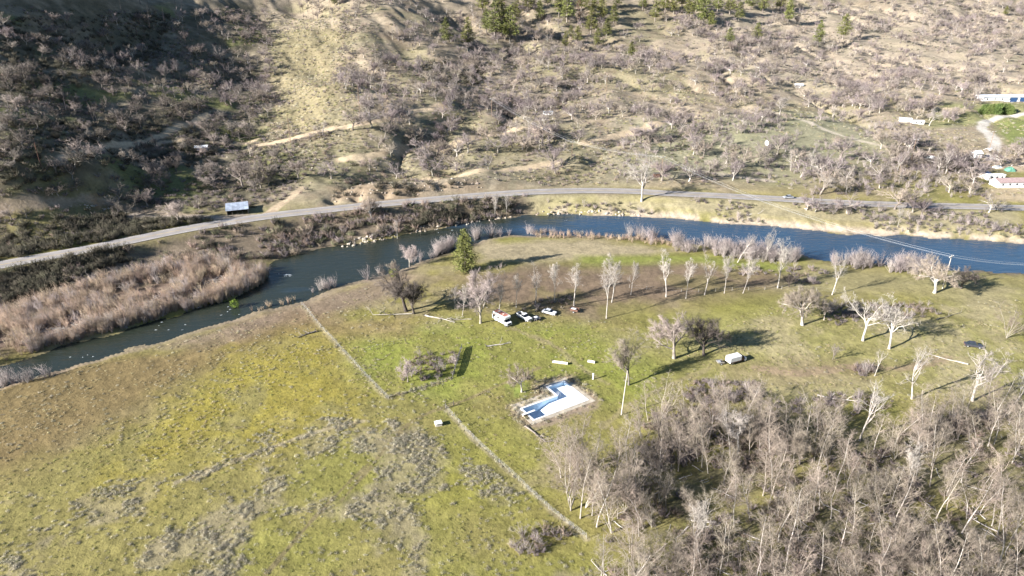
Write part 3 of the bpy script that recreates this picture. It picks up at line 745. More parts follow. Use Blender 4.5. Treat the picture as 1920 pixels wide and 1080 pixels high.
def make_conifer(seed, h, needles, width=0.30, bare=0.15, dens=1.0, wood='bark_grey'):
    r = np.random.default_rng(seed)
    trunk = [(0, 0, -0.3, 0, 0, h * 0.5, h * 0.018, h * 0.011), (0, 0, h * 0.5, 0, 0, h, h * 0.011, 0.02)]
    V, T = [], []
    z = h * bare
    while z < h * 0.985:
        f = (z - h * bare) / (h * (1 - bare))
        L = h * width * (1 - f) ** 0.75 * (0.55 + 0.45 * min(1, f * 6)) + 0.15
        for k in range(int(5 * dens) + 1):
            if r.uniform() < 0.12: continue
            th = r.uniform(0, 6.283); l = L * r.uniform(0.6, 1.15)
            d = np.array([math.cos(th), math.sin(th), r.uniform(-0.25, 0.2) + 0.35 * f])
            trunk.append((0, 0, z, *(d * l * 0.85 + [0, 0, z]), 0.03 + 0.004 * h * (1 - f), 0.012))
            m = max(5, int(l * 7 * dens))
            for i in range(m):
                t = r.uniform(0.18, 1.05); c = np.array([0, 0, z]) + d * l * t + r.normal(size=3) * (0.10 + 0.06 * l)
                s = r.uniform(0.22, 0.5) * (0.5 + 0.035 * h)
                a = unit(d + r.normal(size=3) * 0.7); b = unit(np.cross(a, r.normal(size=3)))
                n0 = len(V); V += [c - b * s * 0.38, c + b * s * 0.38, c + a * s]
                T.append((n0, n0 + 1, n0 + 2))
        z += h * 0.028 * r.uniform(0.7, 1.3)
    v, q = tube_mesh(trunk, 5)
    return dict(parts=[('trunk', np_mesh('trunk', v, quads=q, material=M[wood])), ('crown', np_mesh('crown', np.array(V), tris=np.array(T), material=M[needles]))], h=h)

def plant_at(pt, proto, name, label, cat, height, rz=None, group=None, tilt=(0, 0), wide=1.0):
    rz = random.uniform(0, 6.283) if rz is None else rz
    e = thing(name, label, cat, pt, rz, group)
    e.rotation_euler = (tilt[0], tilt[1], rz)
    s = height / proto['h']; e.scale = (s * wide, s * wide, s)
    yaw = random.uniform(0, 6.283) if rz == 0 else 0.0
    for nm, me in proto['parts']:
        link(nm, me, e).rotation_euler = (0, 0, yaw)
    return e

def stand(u, v, hpx, proto, name, label, cat='tree', group=None, rz=None, tilt=(0, 0), wide=1.0):
    p = W(u, v)
    return plant_at(p, proto, name, label, cat, metres(hpx, p), rz, group, tilt, wide)

def sample(px_poly, n, mind=0.0, seed=0, keep=None):
    """n spots on the ground inside a polygon given by its corners"""
    poly = [W(u, v) for u, v in px_poly]
    r = np.random.default_rng(seed)
    xs = [p.x for p in poly]; ys = [p.y for p in poly]
    out = np.zeros((0, 2)); tries = 0
    while len(out) < n and tries < 60:
        tries += 1
        c = np.stack([r.uniform(min(xs), max(xs), n * 2), r.uniform(min(ys), max(ys), n * 2)], -1)
        c = c[inside(c[:, 0], c[:, 1], poly)]
        if keep is not None:
            c = c[keep(c[:, 0], c[:, 1]) > r.uniform(0, 1, len(c))]
        if mind > 0:
            for p in c:
                if len(out) >= n: break
                if not len(out) or np.min((out[:, 0] - p[0]) ** 2 + (out[:, 1] - p[1]) ** 2) > mind * mind:
                    out = np.concatenate([out, p[None]])
        else:
            out = np.concatenate([out, c])[:n]
    return np.concatenate([out, ground_z(out[:, 0], out[:, 1])[:, None]], 1)

def dry(P, margin=0.6):
    """drop spots that lie in the water, on the road or in the pool"""
    x, y = P[:, 0], P[:, 1]
    d1, _ = seg_dist(x, y, ROAD, 8)
    ok = (sdf(x, y, RIVER, 10) > margin) & (d1 > 4.6) & (sdf(x, y, POOL, 6) > 1.2)
    for TP, tw in TRACKS:
        ok &= seg_dist(x, y, TP, tw + 1)[0] > tw
    return P[ok]

def scatter(name, protos, P, lo, hi, label, cat, seed=0, tilt=0.08, sizes=None, weights=None):
    """one mass of ground cover: many small plants or stones set on the ground"""
    r = np.random.default_rng(seed + 1000); n = len(P)
    col = bpy.data.collections.new(name + '_kinds')
    for i, me in enumerate(protos):
        col.objects.link(bpy.data.objects.new('%s_%02d' % (name, i), me))
    me = bpy.data.meshes.new(name); me.vertices.add(n); me.vertices.foreach_set('co', P.astype(np.float32).ravel())
    def attr(nm, ty, field, data):
        a = me.attributes.new(nm, ty, 'POINT'); a.data.foreach_set(field, data)
    rot = np.stack([r.normal(0, tilt, n), r.normal(0, tilt, n), r.uniform(0, 6.283, n)], -1).astype(np.float32)
    s = r.uniform(lo, hi, n) if sizes is None else sizes
    attr('rot', 'FLOAT_VECTOR', 'vector', rot.ravel()); attr('size', 'FLOAT', 'value', s.astype(np.float32))
    attr('pick', 'INT', 'value', (r.integers(0, len(protos), n) if weights is None else r.choice(len(protos), n, p=weights)).astype(np.int32))
    o = link(name, me)
    ng = bpy.data.node_groups.new(name, 'GeometryNodeTree')
    ng.interface.new_socket('Geometry', in_out='INPUT', socket_type='NodeSocketGeometry')
    ng.interface.new_socket('Geometry', in_out='OUTPUT', socket_type='NodeSocketGeometry')
    N, L = ng.nodes, ng.links
    gi_, go_ = N.new('NodeGroupInput'), N.new('NodeGroupOutput')
    iop = N.new('GeometryNodeInstanceOnPoints'); ci = N.new('GeometryNodeCollectionInfo')
    ci.inputs['Collection'].default_value = col; ci.inputs['Separate Children'].default_value = True; ci.inputs['Reset Children'].default_value = True
    def named(nm, ty):
        a = N.new('GeometryNodeInputNamedAttribute'); a.data_type = ty; a.inputs['Name'].default_value = nm; return a.outputs[0]
    e2r = N.new('FunctionNodeEulerToRotation')
    L.new(named('rot', 'FLOAT_VECTOR'), e2r.inputs[0])
    L.new(gi_.outputs[0], iop.inputs['Points']); L.new(ci.outputs[0], iop.inputs['Instance'])
    iop.inputs['Pick Instance'].default_value = True
    L.new(named('pick', 'INT'), iop.inputs['Instance Index']); L.new(e2r.outputs[0], iop.inputs['Rotation']); L.new(named('size', 'FLOAT'), iop.inputs['Scale'])
    L.new(iop.outputs[0], go_.inputs[0])
    md = o.modifiers.new('spread', 'NODES'); md.node_group = ng
    o['kind'] = 'stuff'; o['label'] = label; o['category'] = cat
    return o

# ground cover kinds -------------------------------------------------
def blades(seed, n, h, spread, lean, material, w=0.02, name='tuft'):
    r = np.random.default_rng(seed); tw = []
    for i in range(n):
        a = r.uniform(0, 6.283); q = r.uniform(0, 1) ** 0.6 * spread
        b = np.array([math.cos(a) * q, math.sin(a) * q, -0.05])
        d = unit(np.array([math.cos(a) * lean * (0.3 + q / max(spread, 1e-3)), math.sin(a) * lean * (0.3 + q / max(spread, 1e-3)), 1.0]) + r.normal(size=3) * 0.22)
        tw.append((*b, *(b + d * h * r.uniform(0.5, 1.15)), w * r.uniform(0.7, 1.4)))
    v, t = cone_mesh(tw)
    return np_mesh(name, v, tris=t, material=material)

def shrub(seed, h, stems, lean, material, tw_n=5, tr=0.02, r0=0.022):
    r = np.random.default_rng(seed); pl = Plant(seed)
    for i in range(stems):
        a = r.uniform(0, 6.283); q = r.uniform(0, 0.3) * h * lean
        p = np.array([math.cos(a) * q, math.sin(a) * q, -0.1]); d = unit(np.array([math.cos(a) * lean, math.sin(a) * lean, 1.0]) + r.normal(size=3) * 0.15)
        L = h * r.uniform(0.6, 1.1); m = p + d * L * 0.55; e = m + unit(d + r.normal(size=3) * 0.15 + np.array([0, 0, 0.15])) * L * 0.45
        pl.fine.append((*p, *m, r0, r0 * 0.75)); pl.twig.append((*m, *e, r0 * 0.75))
        for k in range(tw_n):
            t = r.uniform(0.25, 0.95); b = lerp(p, m, t / 0.55) if t < 0.55 else lerp(m, e, (t - 0.55) / 0.45)
            c = pl.side(d, math.radians(r.uniform(20, 50))); pl.twig.append((*b, *(b + c * L * r.uniform(0.18, 0.4)), tr))
    return crown_mesh('shrub', pl, material)

def stone(seed, material):
    r = np.random.default_rng(seed)
    import bmesh
    bm = bmesh.new(); bmesh.ops.create_icosphere(bm, subdivisions=1, radius=0.5)
    sc = r.uniform(0.6, 1.25, 3); sc[2] *= 0.75
    for v in bm.verts:
        k = 1 + r.normal() * 0.16
        v.co = Vector((v.co.x * sc[0] * k, v.co.y * sc[1] * k, v.co.z * sc[2] * k))
    me = bpy.data.meshes.new('stone'); bm.to_mesh(me); bm.free(); me.materials.append(material)
    return me

def stick(seed, material):
    pl = Plant(seed); r = pl.r
    p = np.array([-0.5, 0, 0.03]); d = np.array([1.0, 0, 0.02])
    for i in range(4):
        d = unit(d + r.normal(size=3) * np.array([0.1, 0.12, 0.03])); q = p + d * 0.25
        pl.wood.append((*p, *q, 0.035 - i * 0.006, 0.029 - i * 0.006)); p = q
        if r.uniform() < 0.7: pl.wood.append((*p, *(p + unit(d + r.normal(size=3) * np.array([0.6, 0.6, 0.25])) * 0.25), 0.014, 0.004))
    v, q = tube_mesh(pl.wood, 4)
    return np_mesh('stick', v, quads=q, material=material)

# ------------------------------------------------------------------ tree models
T = {}
T['oak'] = [make_tree('oak', 10 + i, 'bark_grey', 'twig_grey') for i in range(3)]
T['oak_dark'] = [make_tree('oak', 20 + i, 'bark_dark', 'twig_dark') for i in range(2)]
T['oak_pale'] = [make_tree('oak', 25 + i, 'bark_white', 'twig_pale') for i in range(2)]
T['tall'] = [make_tree('tall', 30 + i, 'bark_white', 'twig_white', n0=7) for i in range(4)]
T['fork'] = [make_tree('fork', 40 + i, 'bark_white', 'twig_white', n0=7) for i in range(4)]
T['fluffy'] = [make_tree('fluffy', 50 + i, 'bark_pale', 'twig_pink') for i in range(2)]
T['fluffy_tan'] = [make_tree('fluffy', 55 + i, 'bark_grey', 'twig_pale') for i in range(2)]
T['slender'] = [make_tree('slender', 60 + i, 'bark_white' if i % 3 else 'bark_pale', 'twig_pale', n0=5) for i in range(6)]
T['clump'] = [make_tree('clump', 70 + i, 'bark_pale', 'twig_pale', n0=5) for i in range(4)]
T['snag'] = [make_tree('snag', 80 + i, 'bark_white', 'twig_white', n0=8) for i in range(4)]
T['deadstem'] = [make_tree('deadstem', 90 + i, 'bark_white', 'twig_white', n0=7) for i in range(3)]
T['dark_fork'] = [make_tree('fork', 96, 'bark_dark', 'twig_dark', n0=7, n=[2, 5, 4, 3], ang=[16, 30, 40, 35])]
T['hill'] = [make_tree('hill', 100 + i, ('bark_pale', 'bark_grey', 'bark_white')[i % 3], ('twig_lilac', 'twig_grey', 'twig_lilac', 'twig_pale')[i % 4], n0=4) for i in range(8)]
T['hill_shade'] = [make_tree('hill', 110 + i, 'bark_grey', 'twig_dark' if i % 2 else 'twig_grey', n0=4) for i in range(6)]  # darker copies of the hill oak, shade of the left slope in their colour
T['burnt'] = [make_tree('burnt', 120 + i, 'bark_burnt', 'bark_burnt', n0=5) for i in range(3)]
T['sapling'] = [make_tree('sapling', 130 + i, 'bark_grey', 'twig_grey', n0=4) for i in range(3)]
T['pine'] = [make_conifer(140 + i, 14, 'needles', 0.20, 0.2, 1.3) for i in range(4)]
T['pine_dead'] = [make_conifer(150, 14, 'needles_dead', 0.14, 0.2, 0.5)]
T['big_pine'] = [make_conifer(155, 15, 'needles', 0.33, 0.05, 1.6)]
T['juniper'] = [make_conifer(158 + i, 5, 'hedge_green', 0.42, 0.02, 2.2) for i in range(2)]
pick = lambda k: random.choice(T[k])

# ------------------------------------------------------------------ trees one can point at in the valley
stand(872, 509, 77, T['big_pine'][0], 'conifer_tree', 'lone yellow-green conifer on the near river bank')
ROWG = 'white-trunked trees in the row across the meadow'
row = [
    (853, 580, 42, 'tall', 'thin pale tree just behind the fluffy pinkish tree, left end of row'),
    (867, 591, 58, 'tall', 'thin pale tree leaning over the fallen log near the fluffy tree'),
    (936, 588, 66, 'fork', 'pale bare tree right behind the old motorhome'),
    (968, 577, 62, 'tall', 'thin grey-white tree behind the gap between motorhome and pickup'),
    (1004, 573, 76, 'fork', 'white tree standing behind the white pickup truck'),
    (1040, 563, 64, 'tall', 'slim white tree behind the white sedan, bare pole below its crown'),
    (1076, 573, 84, 'fork', 'white forked tree directly behind the rust-coloured trailer'),
    (1137, 597, 112, 'tall', 'tallest and nearest white trunk of the row, foot in green grass'),
    (1147, 567, 80, 'fork', 'broad white forked tree just behind the tallest white trunk'),
    (1183, 553, 58, 'tall', 'small white tree right of the broad forked pair'),
    (1249, 557, 82, 'fork', 'white V-forked tree on the brown ground with wide-open limbs'),
    (1286, 560, 72, 'tall', 'first slim white tree past the V-forked one'),
    (1321, 553, 74, 'fork', 'second slim white tree past the V-forked one'),
    (1358, 550, 70, 'tall', 'third slim white tree past the V-forked one, beside fence posts'),
    (1393, 550, 72, 'tall', 'white tree leaning to the right beside the fence posts'),
    (1458, 540, 92, 'fork', 'tall white tree with two crooked tops near the river bend'),
    (1560, 553, 76, 'fork', 'isolated white tree with fan-shaped crown in front of the river'),
]
for i, (u, v, h, k, lab) in enumerate(row):
    stand(u, v, h * 1.08, T[k][i % len(T[k])], 'cottonwood_tree', lab, group=ROWG, wide=0.92, tilt=(random.uniform(-0.03, 0.03), (0.16 if 'leaning' in lab else random.uniform(-0.03, 0.03))), rz=None if 'leaning' not in lab else 0)
stand(901, 606, 98, T['fluffy'][0], 'twiggy_tree', 'fluffy pale pinkish leafless tree beside the motorhome', wide=1.05)
stand(762, 584, 96, T['oak_dark'][0], 'oak_tree', 'dark crooked oak with a green mistletoe ball, left of the meadow', tilt=(0, -0.12), rz=0)
stand(776, 588, 70, T['oak_dark'][1], 'oak_tree', 'dark arching oak close beside the mistletoe oak', tilt=(0, 0.1), rz=0)
stand(1264, 672, 100, T['oak'][0], 'oak_tree', 'round pale-brown leafless oak left of the dark oak', wide=1.0)
stand(1320, 666, 82, T['oak_dark'][1], 'oak_tree', 'dark leafless oak casting a long shadow behind the white truck', wide=1.05)
stand(1179, 722, 112, T['fluffy_tan'][0], 'twiggy_tree', 'grey leafless tree next to the slanting utility pole')
stand(978, 735, 66, T['oak_pale'][0], 'oak_tree', 'small pale tree on the grass left of the swimming pool', wide=0.8)
stand(1505, 610, 74, T['oak_pale'][1], 'oak_tree', 'pale oak with short white bole in the middle right meadow')
stand(1545, 600, 52, T['fluffy'][1], 'twiggy_tree', 'low pinkish shrubby tree right of the pale oak')
stand(1618, 639, 92, T['snag'][0], 'dead_tree', 'big white dead tree with crooked limbs reaching left', rz=2.2)
stand(1667, 654, 92, T['snag'][1], 'dead_tree', 'white dead tree with two leaning stems right of the big dead one', rz=0.4)
stand(1561, 674, 36, T['sapling'][0], 'small_tree', 'small dark sapling alone in the grass right of the white truck', wide=1.3)
stand(1752, 549, 74, T['oak_pale'][0], 'oak_tree', 'pale bushy tree at the foot of the riverside utility pole', wide=1.2)
stand(1802, 541, 46, T['oak_dark'][0], 'oak_tree', 'low dark tree right of the riverside utility pole', wide=1.2)
stand(1887, 634, 62, T['clump'][0], 'oak_tree', 'dark many-stemmed tree above the dark car at right')
stand(1710, 748, 122, T['deadstem'][0], 'dead_tree', 'white dead tree with broken top left of the multi-stemmed snag', tilt=(0, -0.08), rz=0)
stand(1823, 752, 118, T['snag'][2], 'dead_tree', 'white multi-stemmed dead snag below the dark car', rz=1.0, wide=0.8)
stand(1890, 778, 100, T['deadstem'][1], 'dead_tree', 'leaning white dead stem at the right edge', tilt=(0, 0.1), rz=0)
stand(1612, 826, 128, T['deadstem'][1], 'dead_tree', 'tall white leaning trunk at the top of the thicket', tilt=(0, 0.04), rz=0)
stand(1240, 858, 128, T['dark_fork'][0], 'dead_tree', 'dark charred forked trunk at the upper edge of the thicket', rz=0.3)
stand(1383, 492, 62, T['deadstem'][0], 'dead_tree', 'white leaning trunk on the near river bank', tilt=(0, 0.22), rz=0)
stand(1437, 488, 62, T['fork'][1], 'riverside_tree', 'grey bare tree on the near bank left of the crooked white one')
stand(1479, 538, 30, T['oak_dark'][1], 'small_tree', 'small dark bushy tree beside the crooked-topped white tree')
stand(1640, 705, 54, T['deadstem'][1], 'dead_tree', 'thin pale dead stem with two tufts below the big dead trees')
stand(765, 716, 44, T['fluffy'][1], 'shrub', 'round purplish leafless bush inside the old pen', wide=1.1)
stand(735, 512, 26, T['fluffy_tan'][1], 'riverside_tree', 'pale bush at water edge left of the lone conifer')
stand(768, 500, 44, T['fluffy'][0], 'riverside_tree', 'whitish broom-shaped tree at the water edge left of the conifer')
stand(1203, 377, 84, T['fork'][3], 'cottonwood_tree', 'big white tree standing between road and far river bank', wide=1.7)
stand(928, 408, 40, T['tall'][1], 'riverside_tree', 'left of two thin white trees on the far bank rocks')
stand(950, 404, 38, T['tall'][2], 'riverside_tree', 'right of two thin white trees on the far bank rocks')
stand(745, 448, 36, T['deadstem'][2], 'riverside_tree', 'bent white trunk in the shaded notch of the far bank', tilt=(0, -0.2), rz=0)
stand(697, 412, 42, T['oak_pale'][1], 'riverside_tree', 'pale tree below the road above the bank boulders', wide=0.8)
stand(335, 418, 46, T['oak'][1], 'oak_tree', 'grey oak beside the road left of the metal-roofed shed')
stand(285, 342, 48, T['oak'][0], 'oak_tree', 'large grey oak on the slope up left of the metal-roofed shed')
stand(455, 350, 50, T['oak'][2], 'oak_tree', 'spreading grey oak uphill of the metal-roofed shed')
stand(560, 335, 40, T['oak'][1], 'oak_tree', 'grey oak right of the track above the shed')
stand(1462, 218, 36, T['snag'][3], 'hillside_tree', 'white spreading tree beside a gully on the right hillside', wide=1.2)
stand(1742, 236, 34, T['snag'][1], 'hillside_tree', 'white V-shaped tree near the parked trailers')
stand(1773, 326, 46, T['deadstem'][1], 'roadside_tree', 'white forked stem above the roadside brush at right')
stand(1716, 333, 44, T['burnt'][0], 'roadside_tree', 'thin dark bare stem above the roadside brush at right')
stand(1482, 320, 42, T['deadstem'][0], 'roadside_tree', 'leaning white stem on the green knoll below the white disc', tilt=(0, 0.1), rz=0)
stand(1518, 326, 44, T['tall'][3], 'roadside_tree', 'thin straight tree on the green knoll right of the leaning stem')
stand(1683, 425, 40, T['tall'][0], 'riverside_tree', 'thin white tree on the far bank below the right road')
# mistletoe ball hanging in the dark oak
mp = W(762, 584)
def leaf_ball(name, label, cat, loc, rad, material, n, seed, squash=1.0):
    r = np.random.default_rng(seed); V, F = [], []
    for i in range(n):
        d = unit(r.normal(size=3)); c = d * rad * r.uniform(0.35, 1.0) ** 0.5 * np.array([1, 1, squash]); a = unit(r.normal(size=3)); b = unit(np.cross(a, r.normal(size=3)))
        s = rad * r.uniform(0.12, 0.26); k = len(V); V += [c - b * s * 0.5, c + b * s * 0.5, c + a * s]; F.append((k, k + 1, k + 2))
    o = link(name, np_mesh(name, np.array(V), tris=np.array(F), material=M[material]), None, loc)
    return tag(o, label, cat)
leaf_ball('mistletoe_foliage', 'green mistletoe clump in the dark crooked oak', 'mistletoe', (mp.x - 3.2, mp.y, mp.z + metres(72, mp)), 1.5, 'needles', 260, 5)
gp = W(440, 585)
leaf_ball('green_bush', 'single bright green bush at the river edge', 'bush', (gp.x, gp.y + 1.0, WATER_Z + 1.4), 1.5, 'leaf_green', 420, 6, 1.15)

# ------------------------------------------------------------------ thicket at lower right
wood_poly = [(1120, 1240), (1120, 1020), (1180, 900), (1280, 840), (1400, 815), (1500, 835), (1600, 860), (1700, 815), (1800, 790), (1960, 770), (2040, 1000), (1990, 1240)]
WG = 'slender trees of the lower right thicket'
clear = [W(1310, 925), W(1400, 880), W(1560, 800), W(1600, 960), W(1390, 1010)]
def wood_keep(x, y):
    k = np.full(x.shape, 1.0)
    for c, rad in zip(clear, (7, 5, 8, 4, 5)):
        k = np.where(np.hypot(x - c.x, y - c.y) < rad, 0.12, k)
    return k
LANDMARKS = [(W(u, v), w) for u, v, w in [(1300, 1075, 'at the lower left tip of the thicket'), (1250, 930, 'on the left edge of the thicket below the charred fork'), (1400, 1000, 'round the dark hollow in the thicket'), (1400, 890, 'by the grassy gap at the thicket top left'),
             (1550, 880, 'below the white leaning trunk at the thicket top'), (1560, 1000, 'in the middle of the thicket'), (1650, 1075, 'at the bottom edge of the picture, mid thicket'), (1720, 870, 'in the upper right of the thicket under the snags'), (1760, 980, 'in the bright right half of the thicket'), (1880, 860, 'on the right edge high in the thicket'), (1900, 1040, 'in the lower right corner of the thicket')]]
def where(p, marks):
    return min(marks, key=lambda m: (m[0].x - p[0]) ** 2 + (m[0].y - p[1]) ** 2)[1]
wp = dry(sample(wood_poly, 298, 1.75, 5, wood_keep))
for i, p in enumerate(wp):
    k = 'slender' if i % 4 else 'clump'; j = int(rng.integers(len(T[k]))); hh = rng.uniform(8, 16.5) if k == 'slender' else rng.uniform(6, 12)
    size = 'tall' if hh > 13 else 'short' if hh < 9 else 'middling'
    form = ('white-stemmed bare tree' if j % 3 else 'tan-stemmed bare tree') if k == 'slender' else 'many-stemmed bare tree'
    pos = where(p, LANDMARKS)
    plant_at(tuple(p), T[k][j], 'thicket_tree', size + ' ' + form + ' ' + pos, 'tree', hh, rz=0, group=form + 's ' + pos, tilt=(rng.normal(0, 0.05), rng.normal(-0.10, 0.06)))
lp = sample([(1060, 985), (1045, 900), (1080, 870), (1180, 870), (1190, 960), (1150, 1010)], 22, 2.0, 8)
extra = sample([(1190, 880), (1205, 790), (1330, 765), (1440, 780), (1480, 800), (1560, 790), (1600, 850), (1480, 850), (1330, 840), (1260, 870), (1190, 900)], 52, 2.0, 9)
for p in lp:
    k = 'slender' if rng.uniform() < 0.6 else 'clump'
    plant_at(tuple(p), T[k][int(rng.integers(len(T[k])))], 'grove_tree', 'pale tan leafless tree in the grove below the swimming pool', 'tree', rng.uniform(11, 17.5), group='tan grove below the pool', tilt=(rng.normal(0, 0.05), rng.normal(0, 0.05)))
for i, p in enumerate(extra):
    j = int(rng.integers(4)); hh = rng.uniform(6, 13); pos = where(p, [(W(1230, 850), 'beside the charred fork'), (W(1330, 820), 'by the fallen trunk at the thicket top'), (W(1430, 825), 'along the upper thicket edge'), (W(1560, 810), 'by the green clearing at the thicket top')])
    plant_at(tuple(p), T['clump' if i % 2 else 'slender'][j], 'edge_tree', ('tall' if hh > 8 else 'short') + (' many-stemmed' if i % 2 else ' thin') + ' bare tree ' + pos, 'tree', hh, group='bare trees ' + pos, tilt=(rng.normal(0, 0.08), rng.normal(0, 0.08)))
for i, (u, v, h, lab) in enumerate([(1385, 850, 100, 'white-limbed dead tree at the top left of the thicket'), (1500, 870, 100, 'pale tree with flat-topped crown at the thicket edge'),
                                    (1300, 1040, 130, 'grey arching bare tree with fan of fine branches in the thicket'), (1700, 920, 100, 'tall pale tree beside a green gap in the thicket')]):
    stand(u, v, h, (T['snag'][3], T['fluffy_tan'][0], T['fork'][3], T['tall'][0])[i], 'thicket_tree', lab)

# ------------------------------------------------------------------ hillside trees
hill_polys = [
    ([(0, 30), (500, 20), (520, 140), (500, 240), (300, 330), (0, 340)], 241),
    ([(0, 330), (300, 310), (420, 330), (400, 390), (150, 400), (0, 440)], 31),
    ([(440, 250), (620, 250), (640, 335), (460, 360)], 16),
    ([(640, 60), (840, 60), (1100, 120), (1180, 200), (1080, 250), (900, 200), (700, 220), (620, 160)], 341),
    ([(640, 215), (900, 200), (1100, 255), (1050, 330), (650, 330)], 89),
    ([(880, 0), (1300, 0), (1300, 120), (1150, 140), (900, 80)], 241),
    ([(560, 0), (880, 0), (860, 60), (600, 40)], 80),
    ([(1060, 110), (1460, 90), (1480, 230), (1250, 330), (1180, 240)], 261),
    ([(1250, 0), (1500, 10), (1480, 110), (1300, 100)], 180),
    ([(1460, 60), (1930, 20), (1930, 170), (1500, 230)], 422),
    ([(1500, 0), (1930, 0), (1930, 50), (1500, 60)], 180),
    ([(1560, 150), (1840, 150), (1830, 200), (1780, 240), (1560, 210)], 140),
    ([(1480, 280), (1700, 270), (1840, 300), (1840, 370), (1500, 365)], 52),
    ([(1850, 290), (1930, 285), (1930, 325), (1860, 320)], 11),
    ([(1220, 300), (1480, 270), (1460, 350), (1240, 350)], 16),
]
hill_polys.append(([(1500, 386), (1900, 396), (1900, 414), (1500, 402)], 7))
hp = []
for i, (poly, n) in enumerate(hill_polys):
    q = sample(poly, n, 3.2, 200 + i, lambda x, y: np.clip(sstep(0.36, 0.58, fbm(x, y, 40, 3, 77)) * 0.6 + 1.1 * gully(x, y) + 0.07, 0, 1))
    hp.append(q)
hp = dry(np.concatenate(hp), 3)
hp = hp[np.argsort(hp[:, 1])]
HILLMARKS = [(W(u, v), w) for u, v, w in [(60, 400, 'above the road at the far left'), (90, 300, 'near the orange sunlit pole'), (180, 380, 'round the bare earth cut'), (250, 280, 'along the left hillside track'), (370, 285, 'near the white-roofed hut'), (120, 200, 'on the dark left slope'), (330, 190, 'on the left slope above the hut'), (450, 200, 'in the dark gully left of the tan ridge'),
             (440, 350, 'uphill of the metal-roofed shed'), (560, 330, 'where the short dirt track climbs'), (560, 260, 'beside the bare dark pole'), (720, 280, 'below the long hillside track'), (720, 180, 'in the trees right of the tan ridge'), (850, 230, 'left of the crossarm pole'), (930, 280, 'below the crossarm pole on the hill'), (1030, 240, 'round the small white trailer'),
             (1000, 170, 'in the lilac belt above the crossarm pole'), (1170, 230, 'beside the right-hand dirt track'), (1100, 310, 'near the bare knoll'), (1280, 250, 'in the dense gully right of the dirt track'), (1300, 330, 'by the road past the big white tree'), (1440, 300, 'on the green knoll with the white dish'), (1400, 190, 'left of the white spreading tree'), (1560, 240, 'along the pale track on the right slope'),
             (1580, 330, 'in the roadside brush belt'), (1720, 340, 'in the roadside brush by the wrecked trailer'), (1700, 220, 'near the two white trailers'), (1820, 340, 'left of the white caravan'), (1640, 180, 'on the open right slope'), (1800, 170, 'left above the long white building')]]
for p in hp[:285]:
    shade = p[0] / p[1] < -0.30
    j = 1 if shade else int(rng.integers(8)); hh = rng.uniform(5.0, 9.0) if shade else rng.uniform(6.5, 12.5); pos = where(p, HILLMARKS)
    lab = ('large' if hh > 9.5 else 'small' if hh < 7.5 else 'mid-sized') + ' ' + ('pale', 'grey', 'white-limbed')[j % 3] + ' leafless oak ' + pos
    plant_at((p[0], p[1], p[2]), pick('hill_shade') if shade else T['hill'][j], 'hillside_oak', lab, 'tree', hh, group='hillside oaks ' + pos, tilt=(rng.normal(0, 0.06), rng.normal(0, 0.06)), wide=rng.uniform(1.0, 1.4))
def merged(pr):
    """trunk and crown of one tree as a single small mesh, for the far wood"""
    vs, tris_q, mats, k = [], [], [], 0
    me = bpy.data.meshes.new('far_oak'); faces = []; mi = []
    for j, (nm, m) in enumerate(pr['parts']):
        me.materials.append(m.materials[0])
        vs += [tuple(v.co) for v in m.vertices]
        for f in m.polygons:
            faces.append(tuple(i + k for i in f.vertices)); mi.append(j)
        k = len(vs)
    me.from_pydata(vs, [], faces); me.polygons.foreach_set('material_index', mi)
    return me
far = [merged(t) for t in T['hill'][:6]]
scatter('far_woodland', far, hp[285:], 0.9, 1.75, 'leafless oaks covering the upper hillside as a loose wood', 'woodland', 3)

pines = [(837, 84, 36), (878, 89, 40), (912, 62, 32), (928, 72, 50), (943, 72, 46), (956, 78, 48), (1027, 14, 30), (1048, 32, 40), (1063, 42, 42), (1108, 64, 36), (1083, 84, 26), (1108, 26, 40), (1137, 71, 26),
         (1183, 111, 24), (1247, 24, 34), (1263, 27, 32), (1070, 73, 18), (1292, 35, 34), (1318, 48, 44), (1332, 53, 24), (1368, 27, 34), (1407, 19, 30), (1418, 78, 26), (1462, 20, 30), (1477, 44, 34), (1367, 84, 24),
         (1533, 86, 34), (1580, 74, 34), (1884, 30, 14), (628, 12, 20), (1160, 14, 30), (1205, 20, 30), (990, 20, 30), (905, 24, 36), (936, 20, 38), (968, 40, 34), (1012, 40, 30), (1090, 22, 40), (1128, 40, 34), (1150, 48, 30), (1228, 40, 30), (1278, 16, 32), (1305, 22, 38), (1345, 24, 30), (1385, 40, 26), (1430, 24, 30), (1120, 90, 26), (1060, 92, 24)]
PINEMARKS = [(628, 'pine at the very top edge left of the hill gully'), (837, 'left of the two lone yellow-green pines mid-left'), (878, 'right of the two lone yellow-green pines mid-left')]
pines.sort()
for k, (u, v, h) in enumerate(pines):
    lab = dict(PINEMARKS).get(u)
    if not lab:
        pos = 'in the close left clump' if u < 970 else 'in the middle hilltop stand' if u < 1230 else 'on the right of the hilltop stand' if u < 1500 else 'standing apart on the right slope'
        lab = ('tall' if h > 38 else 'short' if h < 28 else 'middling') + ' yellow-green pine ' + pos + (', high up near the frame top' if v < 30 else ', low on the slope' if v > 68 else '')
    stand(u, v, h * 1.2, pick('pine'), 'pine_tree', lab, 'tree', group='hilltop pines', wide=random.uniform(1.3, 1.8))
stand(1084, 48, 46, T['pine_dead'][0], 'pine_tree', 'reddish dead pine among the green hilltop pines')
burn = np.concatenate([sample([(540, 0), (640, 0), (620, 32), (550, 32)], 14, 2, 31), sample([(880, 0), (1120, 0), (1080, 110), (880, 70)], 34, 2, 32),
                       sample([(180, 0), (420, 0), (400, 75), (200, 65)], 16, 3, 33), sample([(0, 60), (500, 40), (500, 220), (0, 280)], 26, 4, 34)])
